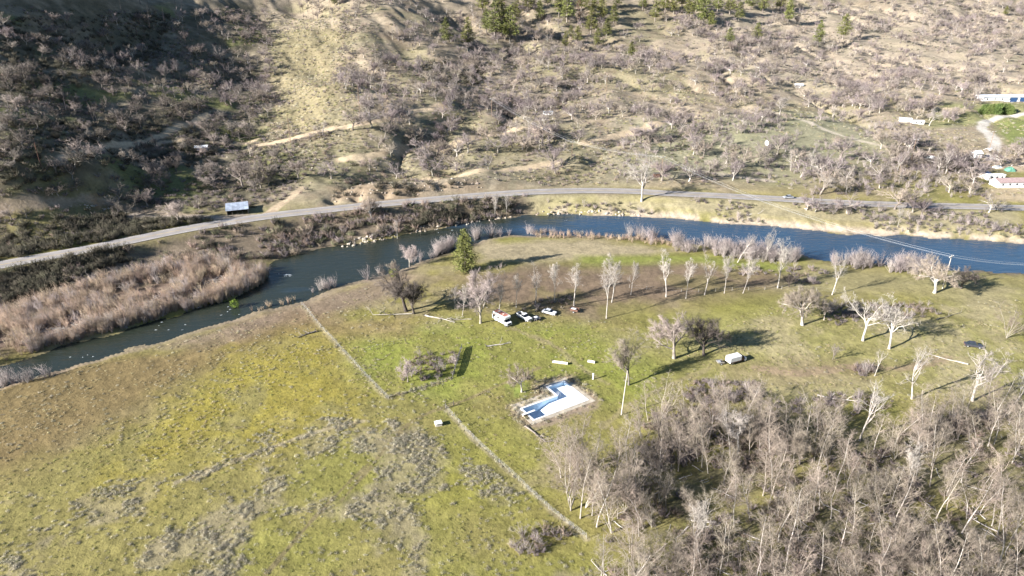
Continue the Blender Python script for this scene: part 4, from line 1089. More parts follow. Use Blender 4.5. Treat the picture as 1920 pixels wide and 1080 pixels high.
for p in burn:
    hh = rng.uniform(8, 15); x = p[0] / p[1]
    pos = 'on the dark left slope' if p[1] < 500 else 'at the top left of the hill' if x < -0.25 else 'in the hill-top gully' if x < -0.12 else 'among the hilltop pines'
    plant_at(tuple(p), pick('burnt'), 'burnt_snag', ('tall' if hh > 12 else 'short') + ' thin dark burnt snag ' + pos, 'dead tree', hh, group='burnt snags ' + pos, tilt=(rng.normal(0, 0.05), rng.normal(0, 0.05)))

# ------------------------------------------------------------------ thickets, brush, weeds and stones
wl = [shrub(300 + i, 3.4, 15, 0.26, M['willow'], 3, 0.02, 0.036) for i in range(4)]
wg = [shrub(310 + i, 3.6, 18, 0.26, M['willow_grey'], 4, 0.02, 0.03) for i in range(4)]
bb = [shrub(320 + i, 1.8, 22, 0.7, M['brush_brown'], 6, 0.03, 0.03) for i in range(4)]
bo = [shrub(330 + i, 1.3, 22, 0.9, M['brush_olive'], 6, 0.04, 0.035) for i in range(4)]
bg = [shrub(340 + i, 1.6, 24, 0.7, M['twig_lilac'], 6, 0.032, 0.03) for i in range(4)]
wgt = [blades(350 + i, 34, 0.55, 0.45, 0.6, M['weed_grey'], 0.028) for i in range(4)]
wst = [blades(360 + i, 34, 0.5, 0.4, 0.6, M['weed_straw'], 0.028) for i in range(3)]
wgn = [blades(370 + i, 34, 0.4, 0.4, 0.7, M['weed_green'], 0.03) for i in range(3)]
rk = [stone(380 + i, M['rock']) for i in range(5)]
rp = [stone(390 + i, M['rock_pale']) for i in range(4)]

bar = [(-120, 720), (40, 668), (200, 622), (420, 562), (500, 522), (505, 510), (440, 500), (330, 505), (180, 548), (0, 610), (-120, 660)]
P = sample(bar, 1150, 0, 401, lambda x, y: sstep(0.36, 0.54, fbm(x, y, 8, 3, 81)) * 0.9 + 0.1)
edge = np.concatenate([sample([(60, 664), (200, 628), (330, 590), (430, 563), (495, 535), (507, 512), (490, 510), (420, 550), (320, 578), (190, 614), (50, 650)], 520, 0, 402),
                       sample([(0, 612), (180, 550), (330, 508), (440, 498), (440, 488), (330, 492), (180, 530), (0, 590)], 420, 0, 403)])
scatter('willow_thicket', wl + wg[:1], np.concatenate([P[sdf(P[:, 0], P[:, 1], RIVER, 9) > 0.2], edge[sdf(edge[:, 0], edge[:, 1], RIVER, 9) > 0.0]]), 0.55, 1.5, 'reddish tan willow thicket on the river bar', 'willows', 4)
nb = [  # grey willows along the near bank, group by group
    ([(470, 588), (560, 566), (545, 552), (470, 570)], 70, 'willow'), ([(555, 562), (620, 541), (690, 528), (690, 515), (610, 525), (560, 550)], 90, 'grey'),
    ([(700, 520), (760, 502), (850, 470), (862, 452), (800, 468), (705, 500)], 190, 'grey'), ([(885, 455), (905, 445), (1000, 442), (1000, 432), (900, 432)], 130, 'grey'),
    ([(1000, 446), (1130, 450), (1260, 462), (1260, 452), (1130, 441), (1000, 436)], 170, 'willow'), ([(1020, 440), (1040, 440), (1040, 434), (1020, 434)], 20, 'grey'), ([(1180, 456), (1230, 460), (1230, 446), (1180, 444)], 40, 'grey'),
    ([(1260, 470), (1380, 486), (1500, 500), (1500, 484), (1380, 468), (1260, 454)], 330, 'grey'), ([(1560, 500), (1680, 512), (1740, 516), (1740, 502), (1680, 496), (1560, 484)], 200, 'grey'),
    ([(1600, 500), (1640, 502), (1640, 492), (1600, 490)], 40, 'grey'), ([(-60, 730), (60, 720), (100, 705), (60, 690), (-60, 700)], 70, 'grey')]
clump_keep = lambda x, y: sstep(0.46, 0.56, fbm(x, y, 9, 2, 95)) * 0.95 + 0.05
PG = np.concatenate([sample(poly, int(n * 0.62), 0, 420 + i, clump_keep) for i, (poly, n, k) in enumerate(nb) if k == 'grey'])
PW = np.concatenate([sample(poly, n, 0, 440 + i) for i, (poly, n, k) in enumerate(nb) if k == 'willow'])
PG = PG[sdf(PG[:, 0], PG[:, 1], RIVER, 9) > -1.0]; PW = PW[sdf(PW[:, 0], PW[:, 1], RIVER, 9) > -1.0]
PG[:, 2] = np.maximum(PG[:, 2], WATER_Z - 0.1); PW[:, 2] = np.maximum(PW[:, 2], WATER_Z - 0.1)
scatter('bankside_willows', wg, PG, 0.5, 1.75, 'pale grey-pink leafless willows along the near river bank', 'willows', 5)
scatter('bankside_reeds', wl, PW, 0.35, 0.8, 'low reddish stems along the near river edge', 'reeds', 6)
# brush on the slope between road and river
P = dry(sample([(-120, 620), (0, 512), (430, 424), (800, 381), (1000, 366), (1010, 398), (760, 436), (500, 488), (330, 500), (0, 600)], 950, 0, 450, lambda x, y: sstep(0.42, 0.56, fbm(x, y, 10, 3, 92)) * 0.92 + 0.08), 0.3)
bd = [shrub(345 + i, 1.9, 24, 0.6, M['brush_shade'], 7, 0.04, 0.035) for i in range(3)]
scatter('embankment_brush', bb + bg[:3] + bo + bd[:1], P, 0.3, 1.9, 'brown tangled brush on the embankment below the road', 'brush', 7)
P = dry(sample([(1010, 372), (1300, 374), (1900, 398), (1920, 448), (1500, 425), (1150, 398), (1010, 396)], 620, 0, 451, lambda x, y: sstep(0.45, 0.6, fbm(x, y, 14, 2, 82))), 0.3)
scatter('far_bank_brush', bg + wg[:2] + bo, P, 0.4, 1.1, 'greyish brush on the far river bank', 'brush', 8)
# hillside brush
P = dry(np.concatenate([sample([(-60, 470), (0, 470), (420, 405), (620, 350), (620, 250), (520, 180), (500, 0), (-60, 0)], 7500, 0, 460, lambda x, y: sstep(0.38, 0.6, fbm(x, y, 22, 3, 83)) * 0.9 + 0.1),
                        sample([(620, 345), (1160, 345), (1200, 200), (1000, 80), (640, 30), (600, 200)], 3800, 0, 461, lambda x, y: np.clip(sstep(0.48, 0.64, fbm(x, y, 22, 3, 84)) * 0.7 + gully(x, y) + 0.04, 0, 1)),
                        sample([(640, 30), (1200, 100), (1930, 180), (1930, 0), (640, 0)], 4200, 0, 462, lambda x, y: np.clip(sstep(0.5, 0.64, fbm(x, y, 26, 3, 85)) * 0.7 + gully(x, y) + 0.04, 0, 1))]), 3)
scatter('hillside_brush', bo + bg + bb[:2], np.concatenate([P, sample([(510, 10), (660, 10), (660, 270), (500, 270)], 520, 0, 512), dry(np.concatenate([sample([(690, 120), (860, 110), (1090, 150), (1080, 195), (900, 190), (700, 180)], 700, 0, 513), sample([(1230, 200), (1300, 170), (1340, 250), (1320, 335), (1260, 320)], 380, 0, 514), sample([(1000, 70), (1150, 90), (1120, 150), (1020, 130)], 360, 0, 515), sample([(1440, 20), (1560, 10), (1540, 60), (1440, 90)], 260, 0, 516)]), 3)]), 0.3, 1.15, 'low dark brush dotted over the hillside', 'brush', 9)
P = dry(np.concatenate([sample([(1150, 345), (1500, 350), (1850, 375), (1860, 260), (1500, 200), (1180, 200)], 900, 0, 463, lambda x, y: sstep(0.5, 0.62, fbm(x, y, 20, 3, 86)) + 0.03), sample([(1480, 290), (1840, 300), (1850, 372), (1500, 366)], 420, 0, 464)]), 3)
scatter('roadside_brush', bg + wg[:3], P, 0.4, 1.25, 'pale pinkish-grey brush beside the road at right', 'brush', 10)
bd = [shrub(345 + i, 1.9, 24, 0.6, M['brush_shade'], 7, 0.04, 0.035) for i in range(3)]  # brush coloured dark to stand for shade by the road and left slope
P = dry(np.concatenate([sample([(-60, 470), (0, 450), (140, 405), (260, 402), (420, 412), (170, 458), (-60, 500)], 520, 0, 465), sample([(-60, 530), (0, 512), (240, 462), (250, 490), (100, 540), (-60, 590)], 420, 0, 466), sample([(620, 378), (760, 368), (905, 354), (900, 340), (760, 346), (630, 354)], 45, 0, 467),
                        sample([(0, 40), (330, 20), (300, 110), (0, 200)], 650, 0, 468), sample([(0, 230), (330, 200), (420, 300), (0, 400)], 420, 0, 469), sample([(770, 430), (900, 402), (960, 392), (960, 380), (800, 400)], 120, 0, 470), sample([(780, 110), (930, 120), (900, 160), (800, 150)], 160, 0, 471)]), 1.0)
scatter('shade_brush', bd, P, 0.5, 1.7, 'brush darkened for the shade beside the road and on the left slope', 'brush', 22)
# meadow weeds
def weed_keep(x, y):
    return sstep(0.44, 0.66, fbm(x, y, 11, 4, 42) + 0.25 * (fbm(x, y, 38, 4, 41) - 0.5)) * sstep(0.42, 0.62, fbm(x, y, 3.2, 2, 91)) * 0.95 + 0.05
P = dry(sample([(-100, 1180), (-50, 930), (300, 890), (560, 780), (760, 740), (860, 830), (1080, 1000), (1150, 1180)], 4600, 0, 470, weed_keep), 1)
scatter('meadow_weeds', wgt, P, 0.3, 1.1, 'grey dry weeds in clumps over the lower meadow', 'weeds', 11, 0.15)
P = dry(np.concatenate([sample([(-60, 930), (300, 890), (560, 780), (760, 740), (560, 575), (200, 680), (-60, 730)], 1800, 0, 471, lambda x, y: sstep(0.4, 0.62, fbm(x, y, 9, 3, 87)) * 0.8 + 0.2),
                        sample([(560, 575), (760, 520), (1100, 600), (1300, 620), (1500, 560), (1930, 560), (1930, 780), (1250, 820), (1000, 700), (1080, 980), (840, 770), (740, 750)], 2300, 0, 472, lambda x, y: sstep(0.42, 0.62, fbm(x, y, 9, 3, 88)) * 0.85 + 0.15)]), 1)
scatter('straw_tufts', wst + wgt[:1], P, 0.35, 1.0, 'straw-coloured grass tufts across the meadow', 'grass', 12, 0.15)
P = dry(sample([(-100, 1180), (0, 900), (560, 640), (1000, 600), (1500, 600), (1930, 600), (1930, 1180)], 6000, 0, 473), 1)
scatter('green_tufts', wgn, P, 0.4, 0.9, 'green grass tufts across the meadow', 'grass', 13, 0.15)
def strip(px, n, w, seed):
    S = spline([W(u, v) for u, v in px], 10); r = np.random.default_rng(seed)
    i = r.uniform(0, len(S) - 1.01, n); k = i.astype(int); q = lerp(S[k], S[k + 1], (i - k)[:, None])[:, :2] + r.normal(0, w, (n, 2))
    return np.concatenate([q, ground_z(q[:, 0], q[:, 1])[:, None]], 1)
P = np.concatenate([strip([(566, 572), (640, 655), (728, 748)], 60, 0.35, 1), strip([(835, 766), (960, 890), (1100, 1010)], 50, 0.25, 2), strip([(728, 746), (790, 728), (849, 710)], 110, 0.5, 3), strip([(330, 905), (480, 850), (680, 790)], 130, 0.7, 4)])
scatter('fence_line_weeds', wgt + wst, P, 0.5, 1.1, 'tall pale weeds grown along the fence lines', 'weeds', 14, 0.15)
P = np.concatenate([sample([(740, 690), (800, 660), (860, 660), (850, 705), (760, 730)], 60, 0, 480), sample([(1280, 745), (1300, 715), (1420, 718), (1430, 750), (1320, 765)], 130, 0, 481), sample([(1200, 800), (1230, 770), (1300, 765), (1450, 790), (1420, 815), (1280, 830)], 110, 0, 525), sample([(1180, 880), (1200, 830), (1300, 815), (1330, 850), (1250, 890)], 110, 0, 482),
                    sample([(1580, 600), (1600, 570), (1740, 570), (1760, 590), (1680, 605)], 90, 0, 483), sample([(955, 1035), (975, 1000), (1060, 985), (1070, 1010), (1000, 1045)], 36, 0, 484), sample([(1600, 705), (1605, 685), (1640, 690), (1640, 710)], 26, 0, 485), sample([(1540, 590), (1600, 560), (1620, 600), (1560, 615)], 40, 0, 520), sample([(1480, 500), (1560, 505), (1550, 535), (1470, 530)], 40, 0, 521), sample([(1420, 760), (1600, 735), (1700, 760), (1560, 790)], 70, 0, 522), sample([(1740, 790), (1900, 760), (1900, 790), (1760, 810)], 60, 0, 523), sample([(1360, 500), (1480, 505), (1480, 520), (1360, 515)], 26, 0, 524), sample([(1020, 560), (1080, 545), (1060, 580), (960, 590)], 28, 0, 486)])
scatter('meadow_bushes', bb[:2] + bg + wg[:1], P, 0.45, 1.1, 'brown leafless brush patches in the meadow', 'brush', 15)
P = dry(sample(wood_poly, 1700, 0, 487, lambda x, y: sstep(0.35, 0.6, fbm(x, y, 9, 3, 89)) * 0.9 + 0.1), 1)
scatter('thicket_undergrowth', bb[:2] + bg[:2] + wgt[:2] + wst[:1], P, 0.4, 1.25, 'grey-brown undergrowth beneath the thicket', 'undergrowth', 16)
P = dry(np.concatenate([sample([(500, 20), (660, 20), (680, 280), (480, 300)], 3200, 0, 510), sample([(640, 345), (1200, 345), (1930, 370), (1930, 150), (1200, 120), (640, 60)], 6500, 0, 511, lambda x, y: sstep(0.4, 0.6, fbm(x, y, 16, 3, 93)) * 0.8 + 0.2)]), 3)
scatter('hillside_grass', wst + wgt[:2] + wgn[:1], P, 0.8, 2.2, 'tufts of dry grass over the sunny hillside', 'grass', 21, 0.15)
a_ = np.random.default_rng(77)
Q = np.array([np.array(POOL[k]) * (1 - f) + np.array(POOL[(k + 1) % 6]) * f for k, f in zip(a_.integers(0, 6, 420), a_.uniform(0, 1, 420))]) + a_.normal(0, 2.4, (420, 2))
dq = sdf(Q[:, 0], Q[:, 1], POOL, 9); Q = Q[(dq > 0.9) & (dq < 6)]
scatter('poolside_weeds', wgt + wst, np.concatenate([Q, np.maximum(ground_z(Q[:, 0], Q[:, 1]), 0.06)[:, None]], 1), 0.5, 1.4, 'dry weeds overgrowing the pool deck', 'weeds', 23, 0.15)
# stones
P = np.concatenate([sample([(640, 466), (690, 457), (750, 445), (745, 432), (700, 440), (650, 452)], 70, 0, 490), sample([(770, 440), (880, 422), (965, 408), (960, 400), (870, 410), (770, 430)], 60, 0, 491), sample([(1000, 404), (1080, 404), (1200, 406), (1195, 398), (1080, 394), (1000, 396)], 50, 0, 492)])
P[:, 2] = np.maximum(P[:, 2], WATER_Z)
scatter('bank_boulders', rk + rp, P, 0.4, 1.7, 'tan and white boulders along the far water edge', 'boulders', 17, 0.4)
P = dry(np.concatenate([sample([(620, 378), (760, 368), (905, 354), (900, 336), (760, 342), (630, 350)], 130, 0, 493), sample([(180, 395), (230, 385), (200, 365), (120, 385)], 50, 0, 494), sample([(440, 290), (520, 240), (640, 255), (560, 300)], 90, 0, 495), sample([(0, 100), (500, 60), (620, 345), (0, 420)], 260, 0, 496)]), 1)
scatter('slope_rocks', rk + rp[:2], P, 0.3, 1.4, 'brown rocks on the road cut and hillside', 'rocks', 18, 0.4)
st = [stick(500 + i, M['drift']) for i in range(4)]
P = np.concatenate([sample([(90, 590), (140, 570), (150, 585), (100, 600)], 60, 0, 497), sample([(0, 640), (400, 520), (440, 520), (120, 620)], 110, 0, 498), sample(wood_poly, 150, 0, 499)])
scatter('driftwood', st, P, 1.2, 4.5, 'bleached driftwood and fallen sticks', 'driftwood', 19, 0.05)

# ------------------------------------------------------------------ swimming pool, drained
def build_pool():
    base = thing('swimming_pool', 'drained white L-shaped swimming pool sunk in the meadow', 'pool', (PO[0], PO[1], 0.0), PA)
    out = [(0, 0), (0, -5.4), (16, -5.4), (16, 4.6), (10.8, 4.6), (10.8, 0)]
    def depth(x):
        return -float(np.interp(x, [0, 1.2, 4.5, 8.0, 16], [2.0, 2.3, 2.3, 1.15, 0.95]))
    # walls, each a strip down to the sloping floor
    b = MB(); n = len(out)
    xs = [0, 1.2, 4.5, 8.0, 10.8, 16]
    for i in range(n):
        (x0, y0), (x1, y1) = out[i], out[(i + 1) % n]
        pts = [(x0, y0)]
        if y0 == y1:
            ks = sorted([x for x in xs if min(x0, x1) < x < max(x0, x1)], reverse=x1 < x0)
            pts += [(k, y0) for k in ks]
        pts.append((x1, y1))
        for (a, c), (d, e) in zip(pts[:-1], pts[1:]):
            b.add([(a, c, 0.02), (d, e, 0.02), (d, e, depth(d) - 0.02), (a, c, depth(a) - 0.02)], [(0, 1, 2, 3)])
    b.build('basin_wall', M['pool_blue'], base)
    f = MB()
    for a, d in zip(xs[:-1], xs[1:]):
        f.add([(a, -5.4, depth(a)), (d, -5.4, depth(d)), (d, 0, depth(d)), (a, 0, depth(a))], [(0, 1, 2, 3)])
    f.add([(10.8, 0, depth(10.8)), (16, 0, depth(16)), (16, 4.6, depth(16)), (10.8, 4.6, depth(16))], [(0, 1, 2, 3)])
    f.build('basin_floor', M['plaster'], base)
    # coping and concrete deck round the rim
    def ring(d0, d1, z0, z1, name, m):
        sg = [(-1, 1), (-1, -1), (1, -1), (1, 1), (-1, 1), (-1, 1)]
        r0 = [(x + s * d0, y + t * d0) for (x, y), (s, t) in zip(out, sg)]; r1 = [(x + s * d1, y + t * d1) for (x, y), (s, t) in zip(out, sg)]
        q = MB()
        for i in range(n):
            j = (i + 1) % n
            q.add([(*r0[i], z1), (*r0[j], z1), (*r1[j], z1), (*r1[i], z1), (*r0[i], z0), (*r0[j], z0), (*r1[j], z0), (*r1[i], z0)],
                  [(0, 1, 2, 3), (0, 4, 5, 1), (3, 2, 6, 7)])
        return q.build(name, m, base)
    ring(-0.08, 0.32, -0.1, 0.13, 'coping', M['white_paint'])
    ring(0.325, 1.5, -0.2, 0.06, 'deck', M['concrete'])
    MB().box(-1.2, 10.4, 0.34, 2.6, -0.2, 0.065).build('deck_terrace', M['concrete'], base)
    d = MB().box(-1.7, 1.9, -3.2, -2.65, 0.62, 0.70).build('diving_board', M['white_paint'], base)
    MB().box(-1.6, -0.9, -3.25, -2.6, 0.08, 0.62, 0.06).tube((-0.35, -2.92, 0.08), (-0.25, -2.92, 0.62), 0.05).build('stand', M['concrete'], d)
    for k in (0, 1):
        l = MB()
        y = -0.35 + 0.5 * k
        l.tube((11.0, 0.6 - k * 0.55, 0.1), (11.0, 0.6 - k * 0.55, 0.9), 0.045).tube((11.0, 0.6 - k * 0.55, 0.9), (11.6, 0.6 - k * 0.55, 0.9), 0.045).tube((11.6, 0.6 - k * 0.55, 0.9), (11.6, 0.6 - k * 0.55, -0.9), 0.045)
        l.build('ladder_rail', M['steel'], base)
    MB().tube((15.6, -5.1, -0.95), (15.6, -5.1, 0.3), 0.05).tube((15.2, -5.5, 0.3), (15.6, -5.1, 0.3), 0.05).build('inlet_pipe', M['steel'], base)
    return base
build_pool()

# ------------------------------------------------------------------ vehicles
def wheels(e, xs, y, r, w=0.22):
    for x in xs:
        for s in (-1, 1):
            t = MB().tube((x, s * (y - w), r), (x, s * y, r), r, n=14).build('wheel', M['black'], e)
            MB().tube((x, s * (y + 0.004), r), (x, s * (y + 0.012), r), r * 0.55, n=10).build('rim', M['steel'], t)

def make_car(u, v, rz, label, paint, name='parked_car', L=4.6, sit=None):
    p = sit or W(u, v); e = thing(name, label, 'car', p, rz)
    h = L / 2
    prof = [(-h, 0.35), (-h + 0.05, 0.85), (-h + 0.7, 0.95), (h - 1.25, 0.92), (h - 0.12, 0.78), (h, 0.55), (h - 0.05, 0.32)]
    MB().prism(prof, -0.88, 0.88, lambda z: 0.06 if z > 0.9 else 0.0).build('body', M[paint], e, bevel=0.06)
    cab = [(-h + 0.65, 0.94), (-h + 1.25, 1.42), (0.35, 1.43), (h - 1.2, 0.93)]
    MB().prism(cab, -0.80, 0.80, lambda z: 0.16 if z > 1.2 else 0.0).build('window_glass', M['dark_glass'], e)
    MB().box(-h + 1.2, 0.42, -0.65, 0.65, 1.42, 1.47).build('roof', M[paint], e, bevel=0.02)
    wheels(e, (-h + 0.85, h - 0.85), 0.90, 0.33)
    for s in (-1, 1):
        MB().box(h - 0.10, h - 0.02, s * 0.62 - 0.16, s * 0.62 + 0.16, 0.56, 0.72).build('headlight', M['steel'], e)
        MB().box(-h - 0.01, -h + 0.06, s * 0.66 - 0.14, s * 0.66 + 0.14, 0.62, 0.80).build('tail_light', M['red_stripe'], e)
    MB().box(h - 0.1, h + 0.06, -0.8, 0.8, 0.34, 0.50).build('bumper', M['black'], e)
    return e

def make_pickup(u, v, rz, label):
    p = W(u, v); e = thing('pickup_truck', label, 'pickup', p, rz)
    MB().prism([(-2.7, 0.5), (-2.7, 1.15), (0.9, 1.15), (2.55, 1.08), (2.7, 0.95), (2.7, 0.5)], -0.95, 0.95).build('body', M['white_paint'], e, bevel=0.06)
    b = MB(); b.box(-2.66, -0.5, -0.93, -0.86, 1.15, 1.40).box(-2.66, -0.5, 0.86, 0.93, 1.15, 1.40).box(-2.70, -2.62, -0.86, 0.86, 1.15, 1.40)
    b.build('cargo_bed', M['white_paint'], e)
    MB().box(-2.60, -0.55, -0.85, 0.85, 1.152, 1.16).build('bed_floor', M['black'], e)
    MB().prism([(-0.5, 1.15), (-0.42, 1.82), (0.55, 1.84), (1.1, 1.15)], -0.86, 0.86, lambda z: 0.12 if z > 1.5 else 0).build('cab_glass', M['dark_glass'], e)
    MB().box(-0.44, 0.6, -0.75, 0.75, 1.83, 1.89).build('cab_roof', M['white_paint'], e, bevel=0.03)
    MB().box(-0.5, -0.40, -0.85, 0.85, 1.15, 1.82, 0.02).build('cab_back', M['white_paint'], e)
    wheels(e, (-1.75, 1.75), 0.97, 0.40)
    MB().box(2.69, 2.80, -0.92, 0.92, 0.45, 0.65).build('bumper', M['steel'], e)
    MB().box(2.69, 2.73, -0.55, 0.55, 0.70, 0.95).build('grille', M['black'], e)
    for s in (-1, 1):
        MB().box(2.69, 2.74, s * 0.72 - 0.13, s * 0.72 + 0.13, 0.72, 0.92).build('headlight', M['steel'], e)
        MB().tube((0.75, s * 0.9, 1.3), (0.75, s * 1.12, 1.35), 0.05).build('mirror', M['black'], e)
make_pickup(983, 598, math.radians(-50), 'white pickup truck between motorhome and sedan')

def make_motorhome():
    p = W(941, 604); e = thing('motorhome', 'old white motorhome with red stripe beside the pickup', 'motorhome', p, math.radians(-50)); e.scale = (0.97, 1.0, 1.0)
    MB().prism([(-3.4, 0.55), (-3.4, 2.85), (-3.1, 3.05), (2.6, 3.05), (3.0, 2.85), (2.9, 2.2), (2.1, 1.95), (2.1, 0.55)], -1.15, 1.15).build('body', M['white_paint'], e, bevel=0.08)
    MB().prism([(2.1, 0.5), (2.1, 1.95), (2.45, 1.95), (3.0, 1.25), (3.7, 1.15), (3.75, 0.5)], -1.0, 1.0).build('cab', M['white_paint'], e, bevel=0.06)
    MB().add([(2.50, -0.86, 1.92), (2.50, 0.86, 1.92), (3.02, 0.92, 1.27), (3.02, -0.92, 1.27)], [(0, 1, 2, 3), (3, 2, 1, 0)]).build('windscreen', M['dark_glass'], e)
    MB().box(3.74, 3.78, -0.55, 0.55, 0.62, 1.05).build('grille', M['black'], e)
    MB().box(3.74, 3.9, -1.0, 1.0, 0.42, 0.58).build('bumper', M['steel'], e)
    for s in (-1, 1):
        y = 1.152 * s
        MB().box(-3.3, 2.5, min(y, y + 0.012 * s), max(y, y + 0.012 * s), 2.15, 2.35).build('stripe', M['red_stripe'], e)
        for x0, x1 in ((-2.9, -1.9), (-0.9, 0.2), (2.25, 2.75)):
            MB().box(x0, x1, min(y, y + 0.014 * s), max(y, y + 0.014 * s), 1.45, 2.05).build('window', M['dark_glass'], e)
        MB().box(3.74, 3.79, s * 0.76 - 0.14, s * 0.76 + 0.14, 0.75, 0.98).build('headlight', M['steel'], e)
    MB().box(0.75, 1.45, -1.166, -1.152, 0.7, 2.1).build('door', M['cream_paint'], e)
    MB().box(-1.6, -0.9, -0.35, 0.35, 3.05, 3.25).build('roof_vent', M['cream_paint'], e)
    MB().box(0.6, 1.1, -0.25, 0.25, 3.05, 3.18).build('roof_vent', M['cream_paint'], e)
    MB().box(-3.0, 2.4, -0.9, 0.9, 3.051, 3.075).build('roof_patch', M['red_stripe'], e)
    wheels(e, (-1.9, 2.95), 1.08, 0.40)
make_motorhome()
make_car(1030, 588, math.radians(-28), 'white sedan parked under the tree row right of the pickup', 'white_paint')
make_car(1824, 650, math.radians(-20), 'dark car parked in the right-hand meadow', 'dark_paint')
rp_ = ROAD[np.argmin(np.hypot(ROAD[:, 0] - at_z(1473, 373, 2.2)[0], ROAD[:, 1] - at_z(1473, 373, 2.2)[1]))]
make_car(0, 0, math.radians(186), 'silver car driving on the far road', 'grey_paint', 'moving_car', sit=Vector((rp_[0], rp_[1] + 1.7, rp_[2] + 0.07)))

def small_trailer(u, v, rz, label, side, load, name, L=2.6, hgt=0.7):
    p = W(u, v); e = thing(name, label, 'trailer', p, rz)
    MB().box(-L / 2, L / 2, -0.75, 0.75, 0.5, 0.6).build('bed', M['plank_dark'], e)
    b = MB(); b.box(-L / 2, L / 2, -0.78, -0.72, 0.6, 0.6 + hgt).box(-L / 2, L / 2, 0.72, 0.78, 0.6, 0.6 + hgt).box(-L / 2 - 0.05, -L / 2 + 0.01, -0.72, 0.72, 0.6, 0.6 + hgt)
    b.build('side_board', M[side], e)
    MB().box(-L / 2 + 0.1, L / 2 - 0.7, -0.6, 0.6, 0.6, 0.6 + hgt * 0.9, 0.12).build('load', M[load], e, bevel=0.05)
    MB().tube((L / 2, 0, 0.5), (L / 2 + 1.1, 0, 0.4), 0.05).build('drawbar', M['black'], e)
    wheels(e, (0,), 0.95, 0.32, 0.18)
small_trailer(1077, 585, math.radians(-25), 'rust-brown and white trailer at the right end of parked vehicles', 'rust', 'white_paint', 'cargo_trailer')
small_trailer(1006, 600, math.radians(-50), 'small dark trailer with white load beside the pickup', 'dark_paint', 'white_paint', 'cargo_trailer', 2.0, 0.45)
small_trailer(1350, 682, math.radians(8), 'low grey cart at the back of the white truck', 'plank_grey', 'grey_paint', 'cart', 1.8, 0.3)

def make_box_truck():
    p = W(1379, 679); e = thing('box_truck', 'old truck with white box body and rusty cab in the meadow', 'truck', p, math.radians(24)); e.scale = (0.86, 0.86, 0.86)
    arc = [(-1.2, 0.8), (-1.2, 2.6), (-1.12, 2.74), (-0.95, 2.8), (0.95, 2.8), (1.12, 2.74), (1.2, 2.6), (1.2, 0.8)]
    MB().prismx(arc, -3.2, 1.2).build('box_body', M['white_paint'], e, bevel=0.08)
    MB().box(-3.1, 3.2, -0.5, 0.5, 0.5, 0.79).build('chassis', M['black'], e)
    MB().prism([(1.35, 0.7), (1.35, 2.15), (1.6, 2.3), (2.3, 2.25), (2.7, 1.5), (2.7, 0.7)], -0.98, 0.98, lambda z: 0.1 if z > 1.6 else 0).build('cab', M['rust'], e, bevel=0.08)
    MB().prism([(2.72, 0.7), (2.72, 1.42), (3.6, 1.3), (3.8, 1.1), (3.8, 0.7)], -0.75, 0.75).build('hood', M['white_paint'], e, bevel=0.06)
    MB().add([(2.33, -0.8, 2.2), (2.33, 0.8, 2.2), (2.73, 0.9, 1.52), (2.73, -0.9, 1.52)], [(0, 1, 2, 3), (3, 2, 1, 0)]).build('windscreen', M['dark_glass'], e)
    for s in (-1, 1):
        y = 0.985 * s
        MB().box(1.55, 2.3, min(y, y + .012 * s), max(y, y + .012 * s), 1.4, 1.95).build('window', M['dark_glass'], e)
        MB().prism([(2.5, 0.55), (2.6, 1.0), (3.0, 1.15), (3.4, 1.0), (3.55, 0.55)], min(0.76 * s, 1.05 * s), max(0.76 * s, 1.05 * s)).build('fender', M['white_paint'], e, bevel=0.05)
        MB().box(3.78, 3.84, s * 0.55 - 0.13, s * 0.55 + 0.13, 0.95, 1.18).build('headlight', M['steel'], e)
    MB().box(-3.215, -3.2, -0.75, 0.75, 0.9, 2.3).build('rear_door', M['cream_paint'], e)
    for s in (-1, 1):
        MB().box(-3.1, 1.1, min(1.202 * s, 1.214 * s), max(1.202 * s, 1.214 * s), 0.85, 1.15).build('skirt_panel', M['rust'], e)
    MB().box(-1.4, -0.5, -0.4, 0.4, 2.802, 2.95).build('roof_vent', M['cream_paint'], e)
    wheels(e, (-2.0, 3.0), 1.02, 0.45)
make_box_truck()

